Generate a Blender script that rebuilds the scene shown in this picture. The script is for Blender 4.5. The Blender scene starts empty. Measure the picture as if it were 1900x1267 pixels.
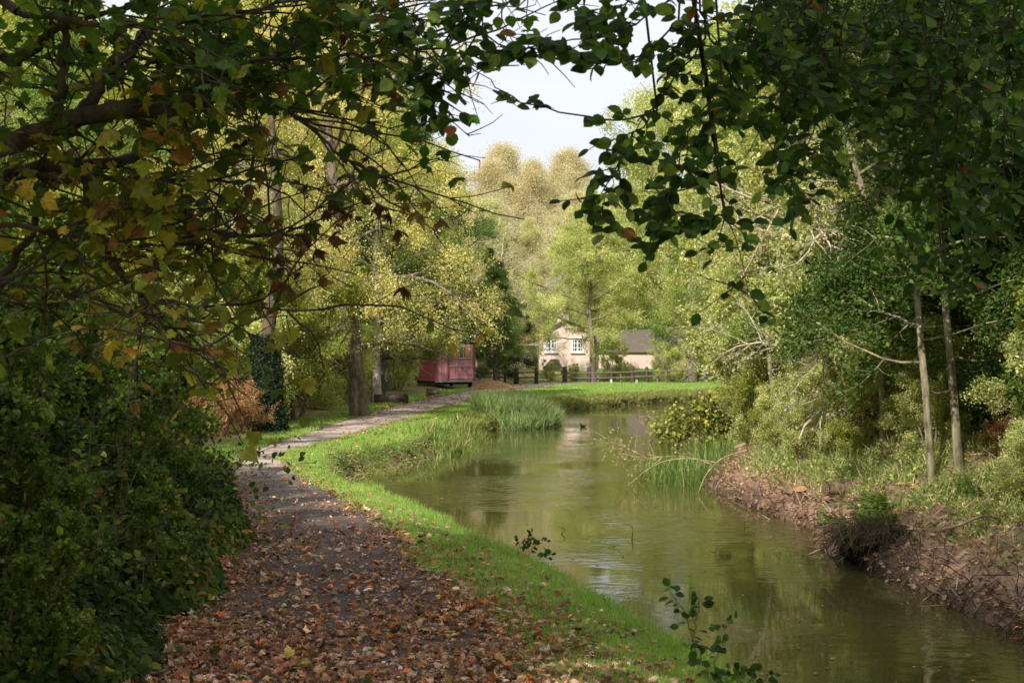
import bpy, math, random
import numpy as np
R_ = math.radians
C = bpy.context.scene.collection
rng = np.random.default_rng(7)
F = 2400.0; HZ = 665.0; EYE = 1.6

def PD(px, py, D):
    return np.array(((px-950)/F*D, D, EYE-(py-HZ)/F*D))
def PG(px, py, z=0.0):
    D = (EYE-z)*F/(py-HZ)
    return np.array(((px-950)/F*D, D, z))

# ------------------------------------------------------------------ noise
def _h(ix, iy, s):
    n = (ix.astype(np.int64)*374761393 + iy.astype(np.int64)*668265263 + s*2147483647) & 0xffffffff
    n = ((n ^ (n >> 13))*1274126177) & 0xffffffff
    return ((n ^ (n >> 16)) & 0xffff)/65535.0
def vn(x, y, s=0):
    ix = np.floor(x); iy = np.floor(y); fx = x-ix; fy = y-iy
    fx = fx*fx*(3-2*fx); fy = fy*fy*(3-2*fy)
    a = _h(ix, iy, s); b = _h(ix+1, iy, s); c = _h(ix, iy+1, s); d = _h(ix+1, iy+1, s)
    return (a*(1-fx)+b*fx)*(1-fy)+(c*(1-fx)+d*fx)*fy
def fbm(x, y, s=0, o=4):
    t = 0; a = .5; x = np.asarray(x, float); y = np.asarray(y, float)
    for k in range(o):
        t = t+a*vn(x, y, s+k); x = x*2.03+11.3; y = y*2.03+7.7; a *= .5
    return t/(1-.5**o)
def sst(a, b, x):
    t = np.clip((x-a)/(b-a), 0, 1); return t*t*(3-2*t)

# ------------------------------------------------------------------ mesh accumulator
class MB:
    def __init__(s): s.v = []; s.l = []; s.t = []; s.c = []; s.n = 0; s.smooth = []
    def add(s, v, loops, tot, col=None, smooth=False):
        v = np.asarray(v, float).reshape(-1, 3); loops = np.asarray(loops, np.int64).ravel(); tot = np.asarray(tot, np.int64).ravel()
        s.v.append(v); s.l.append(loops+s.n); s.t.append(tot); s.n += len(v)
        if col is None: col = (.5, .5, .5)
        col = np.asarray(col, float)
        if col.ndim == 1: col = np.repeat(col[None, :3], len(tot), 0)
        s.c.append(col[:, :3]); s.smooth.append(np.full(len(tot), smooth))
        return s
    def faces(s, v, fs, col=None, smooth=False):
        l = [i for f in fs for i in f]; return s.add(v, l, [len(f) for f in fs], col, smooth)
    def box(s, c, size, rz=0, col=None, rx=0, ry=0, taper=1.0):
        hx, hy, hz = [q/2 for q in size]
        v = np.array([(x*hx*(taper if z > 0 else 1), y*hy*(taper if z > 0 else 1), z*hz) for z in (-1, 1) for x, y in ((-1, -1), (1, -1), (1, 1), (-1, 1))], float)
        cx, sx = math.cos(rx), math.sin(rx); v = v@np.array(((1, 0, 0), (0, cx, sx), (0, -sx, cx)))
        cy, sy = math.cos(ry), math.sin(ry); v = v@np.array(((cy, 0, -sy), (0, 1, 0), (sy, 0, cy)))
        cz, sz = math.cos(rz), math.sin(rz); v = v@np.array(((cz, sz, 0), (-sz, cz, 0), (0, 0, 1)))
        return s.faces(v+np.array(c), [(0, 3, 2, 1), (4, 5, 6, 7), (0, 1, 5, 4), (1, 2, 6, 5), (2, 3, 7, 6), (3, 0, 4, 7)], col)
    def build(s, name, mat, parent=None):
        me = bpy.data.meshes.new(name)
        v = np.concatenate(s.v)
        if parent is not None: v = v-np.array(parent.location)
        l = np.concatenate(s.l); t = np.concatenate(s.t); c = np.concatenate(s.c)
        me.vertices.add(len(v)); me.vertices.foreach_set('co', v.astype(np.float32).ravel())
        me.loops.add(len(l)); me.loops.foreach_set('vertex_index', l.astype(np.int32))
        me.polygons.add(len(t)); me.polygons.foreach_set('loop_start', (np.cumsum(t)-t).astype(np.int32))
        me.polygons.foreach_set('use_smooth', np.concatenate(s.smooth))
        me.update(calc_edges=True)
        a = me.attributes.new('col', 'FLOAT_COLOR', 'FACE')
        a.data.foreach_set('color', np.concatenate([c, np.ones((len(c), 1))], 1).astype(np.float32).ravel())
        me.materials.append(mat)
        o = bpy.data.objects.new(name, me); C.objects.link(o)
        if parent is not None: o.parent = parent
        return o

# tubes: P (M,n,3), Rr (M,n)
def tubes(mb, P, Rr, sides=5, col=(.2, .15, .1), smooth=True, colvar=.15, ell=None):
    P = np.asarray(P, float); Rr = np.asarray(Rr, float)
    if P.ndim == 2: P = P[None]; Rr = Rr[None]
    M, n, _ = P.shape
    T = np.gradient(P, axis=1); T /= np.linalg.norm(T, axis=2, keepdims=True)+1e-9
    up = np.where(np.abs(T[:, :1, 2:3]).mean(axis=1, keepdims=True) > .8, np.array([[[1., 0, 0]]]), np.array([[[0, 0, 1.]]]))
    up = np.broadcast_to(up, T.shape)
    A = np.cross(T, up); A /= np.linalg.norm(A, axis=2, keepdims=True)+1e-9
    B = np.cross(T, A)
    th = np.arange(sides)*2*math.pi/sides
    V = P[:, :, None, :]+Rr[:, :, None, None]*(A[:, :, None, :]*np.cos(th)[None, None, :, None]+B[:, :, None, :]*np.sin(th)[None, None, :, None])
    base = (np.arange(M)*n*sides)[:, None, None]+(np.arange(n-1)*sides)[None, :, None]
    k = np.arange(sides)[None, None, :]; k2 = (k+1) % sides
    q = np.stack([base+k, base+k2, base+sides+k2, base+sides+k], -1).reshape(-1, 4)
    nf = len(q)
    cc = np.repeat(np.asarray(col, float)[None, :], nf, 0)*(1+colvar*(rng.random((nf, 1))-.5)*2)
    mb.add(V.reshape(-1, 3), q, np.full(nf, 4), cc, smooth)

# leaf templates: x along midrib 0..1, y across, z normal
def T_diamond(w=.6, bend=.08): return np.array([(0, 0, 0), (.45, w/2, bend), (1, 0, -.05), (.45, -w/2, bend)]), [(0, 3, 2, 1)]
def T_oval(w=.68, fold=.1):
    v = [(0, 0, 0), (.3, 0, .0), (.65, 0, 0), (1, 0, -.08)]
    for sg in (1, -1):
        v += [(.1, sg*w*.26, fold*.5), (.32, sg*w*.48, fold), (.6, sg*w*.47, fold), (.84, sg*w*.26, fold*.4)]
    return np.array(v), [(0, 1, 5, 4), (1, 2, 6, 5), (2, 3, 7, 6), (0, 8, 9, 1), (1, 9, 10, 2), (2, 10, 11, 3)]
def T_maple(cup=.12, stalk=True):
    h = [(-.1, .16), (-.12, .36), (.02, .36), (.1, .54), (.22, .46), (.36, .6), (.44, .46), (.5, .3), (.66, .34), (.76, .2)]
    out = [(0, 0)]+h+[(1, 0)]+[(x, -y) for x, y in reversed(h)]
    v = [(.3, 0, .02)]+[(x, y, -cup*((x-.3)**2+y*y)*2+(.04 if i % 2 else -.03)) for i, (x, y) in enumerate(out)]
    n = len(out)
    f = [(0, 1+i, 1+(i+1) % n) for i in range(n)]
    return np.array(v), f
def T_blade(w=.06, bend=.25): return np.array([(0, -w/2, 0), (0, w/2, 0), (.55, w*.4, bend*.3), (.55, -w*.4, bend*.3), (1, 0, bend)]), [(0, 1, 2, 3), (3, 2, 4)]
def T_tri(w=.08, bend=.2): return np.array([(0, -w/2, 0), (0, w/2, 0), (1, 0, bend)]), [(0, 1, 2)]

def norm(a): return a/(np.linalg.norm(a, axis=-1, keepdims=True)+1e-9)
def leaves(mb, P, size, tmpl, col, X=None, Nn=None, flat=1.0, wscale=None):
    P = np.asarray(P, float); N = len(P)
    if N == 0: return
    size = np.broadcast_to(np.asarray(size, float), (N,))
    if Nn is None: Nn = norm(rng.normal(size=(N, 3))+np.array((0, 0, flat)))
    if X is None: X = rng.normal(size=(N, 3))
    X = norm(X-(X*Nn).sum(1, keepdims=True)*Nn); Y = np.cross(Nn, X)
    v, fs = tmpl; k = len(v)
    ws = np.ones(N) if wscale is None else wscale
    V = P[:, None, :]+size[:, None, None]*(v[None, :, 0, None]*X[:, None, :]+ws[:, None, None]*v[None, :, 1, None]*Y[:, None, :]+v[None, :, 2, None]*Nn[:, None, :])
    l = np.array([i for f in fs for i in f]); t = np.array([len(f) for f in fs])
    L = (np.arange(N)*k)[:, None]+l[None, :]
    mb.add(V.reshape(-1, 3), L, np.tile(t, N), np.repeat(col, len(fs), 0))

def pal(palette, N, var=.18, clump=None):
    """palette: list of (rgb, weight); clump: optional 0..1 per leaf that biases the choice"""
    cols = np.array([p[0] for p in palette], float); w = np.array([p[1] for p in palette], float); w /= w.sum(); cw = np.cumsum(w)
    u = rng.random(N)
    if clump is not None: u = np.clip(.45*u+.55*clump, 0, .9999)
    i = np.searchsorted(cw, u).clip(0, len(cols)-1)
    return cols[i]*np.clip(1+var*rng.normal(size=(N, 1)), .35, 1.8)*(1+.06*rng.normal(size=(N, 3)))

# ------------------------------------------------------------------ materials
def new_mat(name):
    m = bpy.data.materials.new(name); m.use_nodes = True; nt = m.node_tree
    for n in list(nt.nodes): nt.nodes.remove(n)
    out = nt.nodes.new('ShaderNodeOutputMaterial'); return m, nt, out
def N(nt, t, **kw):
    n = nt.nodes.new(t)
    for k, v in kw.items():
        if k in n.inputs: n.inputs[k].default_value = v
        else: setattr(n, k, v)
    return n
def leaf_mat(name, trans=.4, rough=.5, spec=.3, sat=1.0):
    m, nt, out = new_mat(name); L = nt.links.new
    at = N(nt, 'ShaderNodeAttribute'); at.attribute_name = 'col'
    ns = N(nt, 'ShaderNodeTexNoise'); ns.inputs['Scale'].default_value = 35; ns.inputs['Detail'].default_value = 3
    tc = N(nt, 'ShaderNodeTexCoord'); L(tc.outputs['Object'], ns.inputs['Vector'])
    mr = N(nt, 'ShaderNodeMapRange'); mr.inputs['From Min'].default_value = .3; mr.inputs['From Max'].default_value = .7; mr.inputs['To Min'].default_value = .75; mr.inputs['To Max'].default_value = 1.25
    L(ns.outputs['Fac'], mr.inputs['Value'])
    mu = N(nt, 'ShaderNodeVectorMath', operation='SCALE'); L(at.outputs['Color'], mu.inputs[0]); L(mr.outputs[0], mu.inputs['Scale'])
    pb = N(nt, 'ShaderNodeBsdfPrincipled'); pb.inputs['Roughness'].default_value = rough; pb.inputs['Specular IOR Level'].default_value = spec
    L(mu.outputs[0], pb.inputs['Base Color'])
    tr = N(nt, 'ShaderNodeBsdfTranslucent')
    m2 = N(nt, 'ShaderNodeVectorMath', operation='MULTIPLY'); m2.inputs[1].default_value = (1.25, 1.3, .6); L(mu.outputs[0], m2.inputs[0]); L(m2.outputs[0], tr.inputs['Color'])
    mx = N(nt, 'ShaderNodeMixShader'); mx.inputs[0].default_value = trans
    L(pb.outputs[0], mx.inputs[1]); L(tr.outputs[0], mx.inputs[2]); L(mx.outputs[0], out.inputs['Surface'])
    return m
def rough_mat(name, nscale=20, lo=.6, hi=1.35, bump=.3, rough=.85, stretch=(1, 1, 1), spec=.2, bdist=.02, color=None):
    m, nt, out = new_mat(name); L = nt.links.new
    at = N(nt, 'ShaderNodeAttribute'); at.attribute_name = 'col'
    tc = N(nt, 'ShaderNodeTexCoord'); mp = N(nt, 'ShaderNodeMapping'); mp.inputs['Scale'].default_value = stretch
    L(tc.outputs['Object'], mp.inputs['Vector'])
    ns = N(nt, 'ShaderNodeTexNoise'); ns.inputs['Scale'].default_value = nscale; ns.inputs['Detail'].default_value = 6; ns.inputs['Roughness'].default_value = .65
    L(mp.outputs[0], ns.inputs['Vector'])
    mr = N(nt, 'ShaderNodeMapRange'); mr.inputs['From Min'].default_value = .3; mr.inputs['From Max'].default_value = .7; mr.inputs['To Min'].default_value = lo; mr.inputs['To Max'].default_value = hi
    L(ns.outputs['Fac'], mr.inputs['Value'])
    mu = N(nt, 'ShaderNodeVectorMath', operation='SCALE'); L(at.outputs['Color'], mu.inputs[0]); L(mr.outputs[0], mu.inputs['Scale'])
    pb = N(nt, 'ShaderNodeBsdfPrincipled'); pb.inputs['Roughness'].default_value = rough; pb.inputs['Specular IOR Level'].default_value = spec
    L(mu.outputs[0], pb.inputs['Base Color'])
    bp = N(nt, 'ShaderNodeBump'); bp.inputs['Strength'].default_value = bump; bp.inputs['Distance'].default_value = bdist
    L(ns.outputs['Fac'], bp.inputs['Height']); L(bp.outputs[0], pb.inputs['Normal']); L(pb.outputs[0], out.inputs['Surface'])
    return m
M_leaf = leaf_mat('foliage', .42, .55, .2)
M_near = leaf_mat('near_leaf', .52, .5, .2)
M_grass = leaf_mat('grass_blade', .35, .5, .25)
M_litter = leaf_mat('dry_leaf', .12, .6, .25)
M_bark = rough_mat('bark', 9, .3, 1.7, .8, .9, (1, 1, .45), bdist=.03)
M_wood = rough_mat('weathered_wood', 12, .6, 1.3, .4, .8, (1, 1, .3))
M_ground = rough_mat('earth', 9, .55, 1.4, .8, .95, bdist=.03)
M_path = rough_mat('gravel_path', 60, .6, 1.4, .6, .9, bdist=.012)
M_paint = rough_mat('painted_boards', 4, .8, 1.15, .1, .55, (1, 1, .3), spec=.35)

def brick_mat():
    m, nt, out = new_mat('brick_wall'); L = nt.links.new
    tc = N(nt, 'ShaderNodeTexCoord'); mp = N(nt, 'ShaderNodeMapping'); mp.inputs['Rotation'].default_value = (R_(90), 0, 0)
    br = N(nt, 'ShaderNodeTexBrick'); br.inputs['Color1'].default_value = (.74, .42, .36, 1); br.inputs['Color2'].default_value = (.86, .58, .52, 1); br.inputs['Mortar'].default_value = (.82, .74, .68, 1)  # brick and mortar tones lifted, strong sun put into the colour
    br.inputs['Scale'].default_value = 1; br.inputs['Mortar Size'].default_value = .014; br.inputs['Brick Width'].default_value = .3; br.inputs['Row Height'].default_value = .11
    L(tc.outputs['Object'], mp.inputs['Vector']); L(mp.outputs[0], br.inputs['Vector'])
    ns = N(nt, 'ShaderNodeTexNoise'); ns.inputs['Scale'].default_value = 1.3; ns.inputs['Detail'].default_value = 5
    mx = N(nt, 'ShaderNodeMix', data_type='RGBA'); mx.inputs[7].default_value = (.9, .75, .7, 1)
    mr = N(nt, 'ShaderNodeMapRange'); mr.inputs['From Min'].default_value = .42; mr.inputs['From Max'].default_value = .65; mr.inputs['To Max'].default_value = .75
    L(ns.outputs['Fac'], mr.inputs['Value']); L(mr.outputs[0], mx.inputs[0]); L(br.outputs['Color'], mx.inputs[6])
    pb = N(nt, 'ShaderNodeBsdfPrincipled'); pb.inputs['Roughness'].default_value = .9; L(mx.outputs[2], pb.inputs['Base Color']); L(pb.outputs[0], out.inputs['Surface'])
    return m
M_brick = brick_mat()
def glass_mat():
    m, nt, out = new_mat('window_glass')
    pb = N(nt, 'ShaderNodeBsdfPrincipled'); pb.inputs['Base Color'].default_value = (.03, .05, .06, 1); pb.inputs['Roughness'].default_value = .08
    nt.links.new(pb.outputs[0], out.inputs['Surface']); return m
M_glass = glass_mat()
def water_mat():
    m, nt, out = new_mat('canal_water'); L = nt.links.new
    tc = N(nt, 'ShaderNodeTexCoord')
    n1 = N(nt, 'ShaderNodeTexNoise'); n1.inputs['Scale'].default_value = 6; n1.inputs['Detail'].default_value = 3; n1.inputs['Distortion'].default_value = .4
    mp = N(nt, 'ShaderNodeMapping'); mp.inputs['Scale'].default_value = (.65, 1.1, 1); mp.inputs['Rotation'].default_value = (0, 0, R_(-12))
    L(tc.outputs['Object'], mp.inputs['Vector']); L(mp.outputs[0], n1.inputs['Vector'])
    n2 = N(nt, 'ShaderNodeTexNoise'); n2.inputs['Scale'].default_value = .35; n2.inputs['Detail'].default_value = 2
    L(tc.outputs['Object'], n2.inputs['Vector'])
    mr = N(nt, 'ShaderNodeMapRange'); mr.inputs['From Min'].default_value = .44; mr.inputs['From Max'].default_value = .64; mr.inputs['To Min'].default_value = .05; mr.inputs['To Max'].default_value = 1
    L(n2.outputs['Fac'], mr.inputs['Value'])
    mm = N(nt, 'ShaderNodeMath', operation='MULTIPLY'); L(n1.outputs['Fac'], mm.inputs[0]); L(mr.outputs[0], mm.inputs[1])
    bp = N(nt, 'ShaderNodeBump'); bp.inputs['Strength'].default_value = 1; bp.inputs['Distance'].default_value = .013; L(mm.outputs[0], bp.inputs['Height'])
    n3 = N(nt, 'ShaderNodeTexNoise'); n3.inputs['Scale'].default_value = .6; n3.inputs['Detail'].default_value = 4; L(tc.outputs['Object'], n3.inputs['Vector'])
    cr = N(nt, 'ShaderNodeMix', data_type='RGBA'); cr.inputs[6].default_value = (.06, .053, .015, 1); cr.inputs[7].default_value = (.088, .079, .023, 1); L(n3.outputs['Fac'], cr.inputs[0])
    pb = N(nt, 'ShaderNodeBsdfPrincipled'); pb.inputs['Roughness'].default_value = .03; pb.inputs['IOR'].default_value = 1.33
    L(cr.outputs[2], pb.inputs['Base Color']); L(bp.outputs[0], pb.inputs['Normal']); L(pb.outputs[0], out.inputs['Surface'])
    return m
M_water = water_mat()

# ------------------------------------------------------------------ object helpers
def tag(o, label=None, cat=None, group=None, kind=None):
    if label: o['label'] = label
    if cat: o['category'] = cat
    if group: o['group'] = group
    if kind: o['kind'] = kind
    return o
def thing(name, label, cat, loc=(0, 0, 0), rz=0, group=None):
    o = bpy.data.objects.new(name, None); C.objects.link(o); o.location = [float(q) for q in loc]; o.rotation_euler = (0, 0, rz)
    o.empty_display_size = .2
    return tag(o, label, cat, group)
def dup(root, loc, rz=0, sc=(1, 1, 1), label=None, group=None):
    r = root.copy(); C.objects.link(r); r.location = [float(q) for q in loc]; r.rotation_euler = (0, 0, rz); r.scale = sc
    if label: r['label'] = label
    if group: r['group'] = group
    for ch in list(root.children):
        c = ch.copy(); C.objects.link(c); c.parent = r
    return r

# ------------------------------------------------------------------ plan: water polygon, path, heights
WZ = -.45
LEFT = [(2.9, -14), (2.1, 0), (1.8, 4), (1.45, 6.8), (1.12, 8.2), (.8, 9.6), (.27, 11.5), (-.3, 13.2), (-1.05, 15.6), (-1.75, 17.8), (-2.25, 20), (-2.35, 21.8), (-2.05, 23.6),
        (-1.5, 25.6), (-1.2, 27.5), (-.95, 31), (-.9, 35), (-.6, 37), (1.0, 39.0), (1.5, 45), (2.0, 51), (3.8, 55), (6.5, 59), (10, 64), (14, 70), (22, 78), (40, 90), (70, 104)]
RIGHT = [(70, 96), (40, 80), (24, 67), (14, 59), (9.4, 52), (7.9, 43), (6.7, 36.4), (5.2, 29), (3.7, 23.8), (3.05, 20.5), (3.15, 18.5), (3.3, 17.3), (3.5, 15.3), (3.3, 14), (3.28, 13.2), (3.5, 11.5), (3.7, 9.2), (3.95, 6), (4.4, 0), (5.2, -14)]
POLY = np.array(LEFT+RIGHT, float); NL = len(LEFT)
def sdist(x, y):
    x = np.asarray(x, float); y = np.asarray(y, float); shp = x.shape; x = x.ravel(); y = y.ravel()
    best = np.full(x.shape, 1e9); side = np.zeros(x.shape, bool); ins = np.zeros(x.shape, bool); n = len(POLY)
    for i in range(n):
        a = POLY[i]; b = POLY[(i+1) % n]; d = b-a
        t = np.clip(((x-a[0])*d[0]+(y-a[1])*d[1])/(d@d), 0, 1)
        dd = np.hypot(x-a[0]-t*d[0], y-a[1]-t*d[1]); m = dd < best
        best[m] = dd[m]; side[m] = i >= NL-1
        c = ((a[1] > y) != (b[1] > y)) & (x < (b[0]-a[0])*(y-a[1])/((b[1]-a[1]) if b[1] != a[1] else 1e-9)+a[0]); ins ^= c
    return np.where(ins, -best, best).reshape(shp), side.reshape(shp)
PT = [(1267, 250, 1010), (1180, 360, 930), (1100, 425, 850), (1000, 440, 745), (950, 432, 680), (900, 425, 592), (870, 425, 540), (850, 440, 522), (838, 460, 540), (825, 500, 590), (810, 550, 640), (795, 595, 690),
      (780, 640, 745), (765, 690, 795), (752, 730, 840), (742, 780, 880), (733, 830, 920), (725, 870, 960), (718, 905, 1005), (713, 950, 1060)]
pY = [3840/(p[0]-665) for p in PT]
pL = [-1.3, -1.5, -1.6]+[(p[1]-950)/F*y for p, y in zip(PT, pY)]+[3.5]
pR = [1.2, .9, .6]+[(p[2]-950)/F*y for p, y in zip(PT, pY)]+[8]
pYY = [-14, -4, 3]+pY+[90]
def path_lr(y): return np.interp(y, pYY, pL), np.interp(y, pYY, pR)
def height(x, y, sd=None):
    x = np.asarray(x, float); y = np.asarray(y, float)
    d, side = sd if sd is not None else sdist(x, y)
    nz = fbm(x*.9, y*.9, 3)-.5; n2 = fbm(x*3.5, y*3.5, 9)-.5
    dl = d+nz*.25*np.clip(y/20, .3, 1)
    # left bank: low lip then level grass
    soft = sst(17, 21, y)*(1-sst(29, 34, y))
    zl = -.62+.42*sst(-.02, .16, dl)+.14*sst(.1, .9, d)+.06*sst(.5, 1.8, d)
    zs = -.55+.1*sst(-.1, .35, d)+.4*sst(.3+.3*nz, .75, d)+.05*sst(.6, 1.8, d)
    zl = zl*(1-soft)+zs*soft
    zl = zl+nz*.1*sst(.3, 1.5, d)
    l, r = path_lr(y)
    onp = sst(-.25, .1, np.minimum(x-l, r-x))
    zl = zl*(1-onp)+(n2*.02-.01)*onp
    zl = zl+.25*sst(.6, 4, l-x)*(.6+nz)+n2*.05*sst(.2, .8, d)*(1-onp)
    # right bank
    zr = -.6+.2*sst(-.05, .12, d+nz*.3)+.38*np.clip(d, 0, 2.2)*(1+.7*nz)+.06*np.clip(d-2.2, 0, 15)+n2*.16*sst(.05, .5, d)+nz*.2*sst(.2, 1, d)
    zr = zr+(fbm(x*7, y*7, 15)-.5)*.16*sst(-.05, .1, d)*(1-sst(.5, 1.2, d))
    zr = zr+.18*np.exp(-((x-3.75)**2+(y-12.6)**2)/.25)
    z = np.where(side, zr, zl)
    z = np.where(d < 0, -.5-np.clip(-d*.9, 0, .8), z)
    hill = sst(92, 150, y)*10+sst(150, 240, y)*5
    return z+hill
def H1(x, y): return float(height(np.array([x]), np.array([y]))[0])

# ------------------------------------------------------------------ ground
def build_ground():
    ys = np.concatenate([np.arange(-14, 3, .3), 3*np.exp(np.arange(0, math.log(320/3), .0115))])
    u = np.linspace(-1, 1, 460)
    W = 8+.75*np.abs(ys)
    X = W[:, None]*(.32*u+.68*u**3)[None, :]
    X = np.concatenate([X[:, :1]*6, X, X[:, -1:]*6], 1)
    Y = np.repeat(ys[:, None], X.shape[1], 1)
    sd = sdist(X, Y); Z = height(X, Y, sd)
    d, side = sd
    l, r = path_lr(Y)
    n = fbm(X*1.3, Y*1.3, 21); n2 = fbm(X*6, Y*6, 31)
    def c(a): return np.array(a, float)[None, None, :]
    grass = c((.13, .21, .05)); earth = c((.07, .045, .028)); litter = c((.24, .16, .09)); moss = c((.17, .2, .06)); red = c((.33, .21, .14))
    def mix(a, b, t): return a*(1-t[..., None])+b*t[..., None]
    col = np.broadcast_to(grass, X.shape+(3,))*(.7+.6*n2[..., None])
    wood = sst(.2, .9, l-X+(n-.5)*1.2)
    col = mix(col, mix(np.broadcast_to(litter, col.shape), moss, sst(.4, .6, n)), wood)
    facez = np.where(~side, 1-sst(.12, .4, d+(n-.5)*.3), 0)
    soft = sst(17, 21, Y)*(1-sst(29, 34, Y))
    facez = np.maximum(facez, soft*(1-sst(.5, .75, d+(n-.5)*.5)))
    col = mix(col, mix(np.broadcast_to(earth, col.shape), red, sst(.45, .6, n2)), facez)
    rb = mix(np.broadcast_to(red, col.shape)*(.6+.8*n2[..., None]), mix(np.broadcast_to(litter, col.shape), moss, sst(.42, .58, n)), sst(.5, 1.6, d+(n-.5)))
    rb = mix(rb, np.broadcast_to(earth, col.shape)*(.6+1.6*n2[..., None]), .85*(1-sst(.0, .28, d+(n2-.5)*.3)))
    col = np.where(side[..., None], rb, col)
    col = np.where((d < 0)[..., None], c((.04, .035, .015)), col)
    V = np.stack([X, Y, Z], -1).reshape(-1, 3); nr, nc = X.shape
    i = (np.arange(nr-1)*nc)[:, None]+np.arange(nc-1)[None, :]
    q = np.stack([i, i+1, i+nc+1, i+nc], -1).reshape(-1, 4)
    fc = col[:-1, :-1].reshape(-1, 3)
    mb = MB(); mb.add(V, q, np.full(len(q), 4), fc, True)
    tag(mb.build('ground', M_ground), 'grassy banks and leaf covered woodland floor', 'ground', kind='structure')
    # towpath sheet
    mb = MB(); ys = np.concatenate([np.arange(-10, 4, .2), 4*np.exp(np.arange(0, math.log(88/4), .006))]); k = 50
    l, r = path_lr(ys)
    rag = (fbm(ys*1.6, ys*0, 41)-.5)*.35; rag2 = (fbm(ys*1.6, ys*0+5, 43)-.5)*.35
    uu = np.linspace(0, 1, k)
    X = (l+rag)[:, None]+(r-l+rag2-rag)[:, None]*uu[None, :]; Y = np.repeat(ys[:, None], k, 1)
    edge = np.minimum(uu, 1-uu)[None, :]
    Z = height(X, Y)+.006+.02*sst(0, .08, edge)
    n = fbm(X*2.2, Y*2.2, 51); n2 = fbm(X*9, Y*9, 55)
    col = (np.array((.5, .41, .34))[None, None]*(.3+.7*sst(16.5, 20, Y))[..., None])*(.75+.5*n2[..., None]); dk = np.array((.085, .06, .05))[None, None]  # near stretch darkened as shade, far stretch paled as sun, in the gravel colour
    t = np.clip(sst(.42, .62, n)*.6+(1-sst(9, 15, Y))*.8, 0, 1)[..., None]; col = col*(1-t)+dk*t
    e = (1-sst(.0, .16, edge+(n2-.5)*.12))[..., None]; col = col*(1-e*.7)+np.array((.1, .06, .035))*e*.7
    i = (np.arange(len(ys)-1)*k)[:, None]+np.arange(k-1)[None, :]
    q = np.stack([i, i+1, i+k+1, i+k], -1).reshape(-1, 4)
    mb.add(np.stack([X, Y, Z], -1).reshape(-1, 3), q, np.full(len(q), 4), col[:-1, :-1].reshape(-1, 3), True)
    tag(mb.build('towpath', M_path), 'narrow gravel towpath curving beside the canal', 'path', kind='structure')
    mb = MB(); mb.faces([(-60, -30, WZ), (140, -30, WZ), (140, 130, WZ), (-60, 130, WZ)], [(0, 1, 2, 3)])
    tag(mb.build('canal_water', M_water), 'still olive green canal water with reflections', 'water', kind='structure')
build_ground()

# ------------------------------------------------------------------ tree generator (vectorised)
def shoot(S, D, L, n=5, wander=.25, grav=0.0):
    M = len(S); P = np.zeros((M, n, 3)); P[:, 0] = S; D = norm(np.asarray(D, float)).copy()
    for k in range(1, n):
        P[:, k] = P[:, k-1]+D*(L/(n-1))[:, None]
        D = norm(D+rng.normal(size=(M, 3))*wander+np.array((0, 0, grav)))
    return P
def along(P, t):
    M, n, _ = P.shape; f = np.clip(t, 0, .999)*(n-1); i = f.astype(int); u = (f-i)[:, None]; m = np.arange(M)
    a = P[m, i]; b = P[m, i+1]; return a*(1-u)+b*u, norm(b-a)
def kids(P, L, k, lo, hi, ratio, n, wander, grav, spread=1.0, upb=0.0):
    Q = np.repeat(P, k, 0); LL = np.repeat(L, k); t = lo+(hi-lo)*rng.random(len(Q))
    S, T = along(Q, t)
    D = norm(T*.55+norm(rng.normal(size=S.shape))*spread+np.array((0, 0, upb)))
    l = LL*ratio*(1.15-.55*t)*(.7+.6*rng.random(len(Q)))
    return shoot(S, D, l, n, wander, grav), l, t
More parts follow.
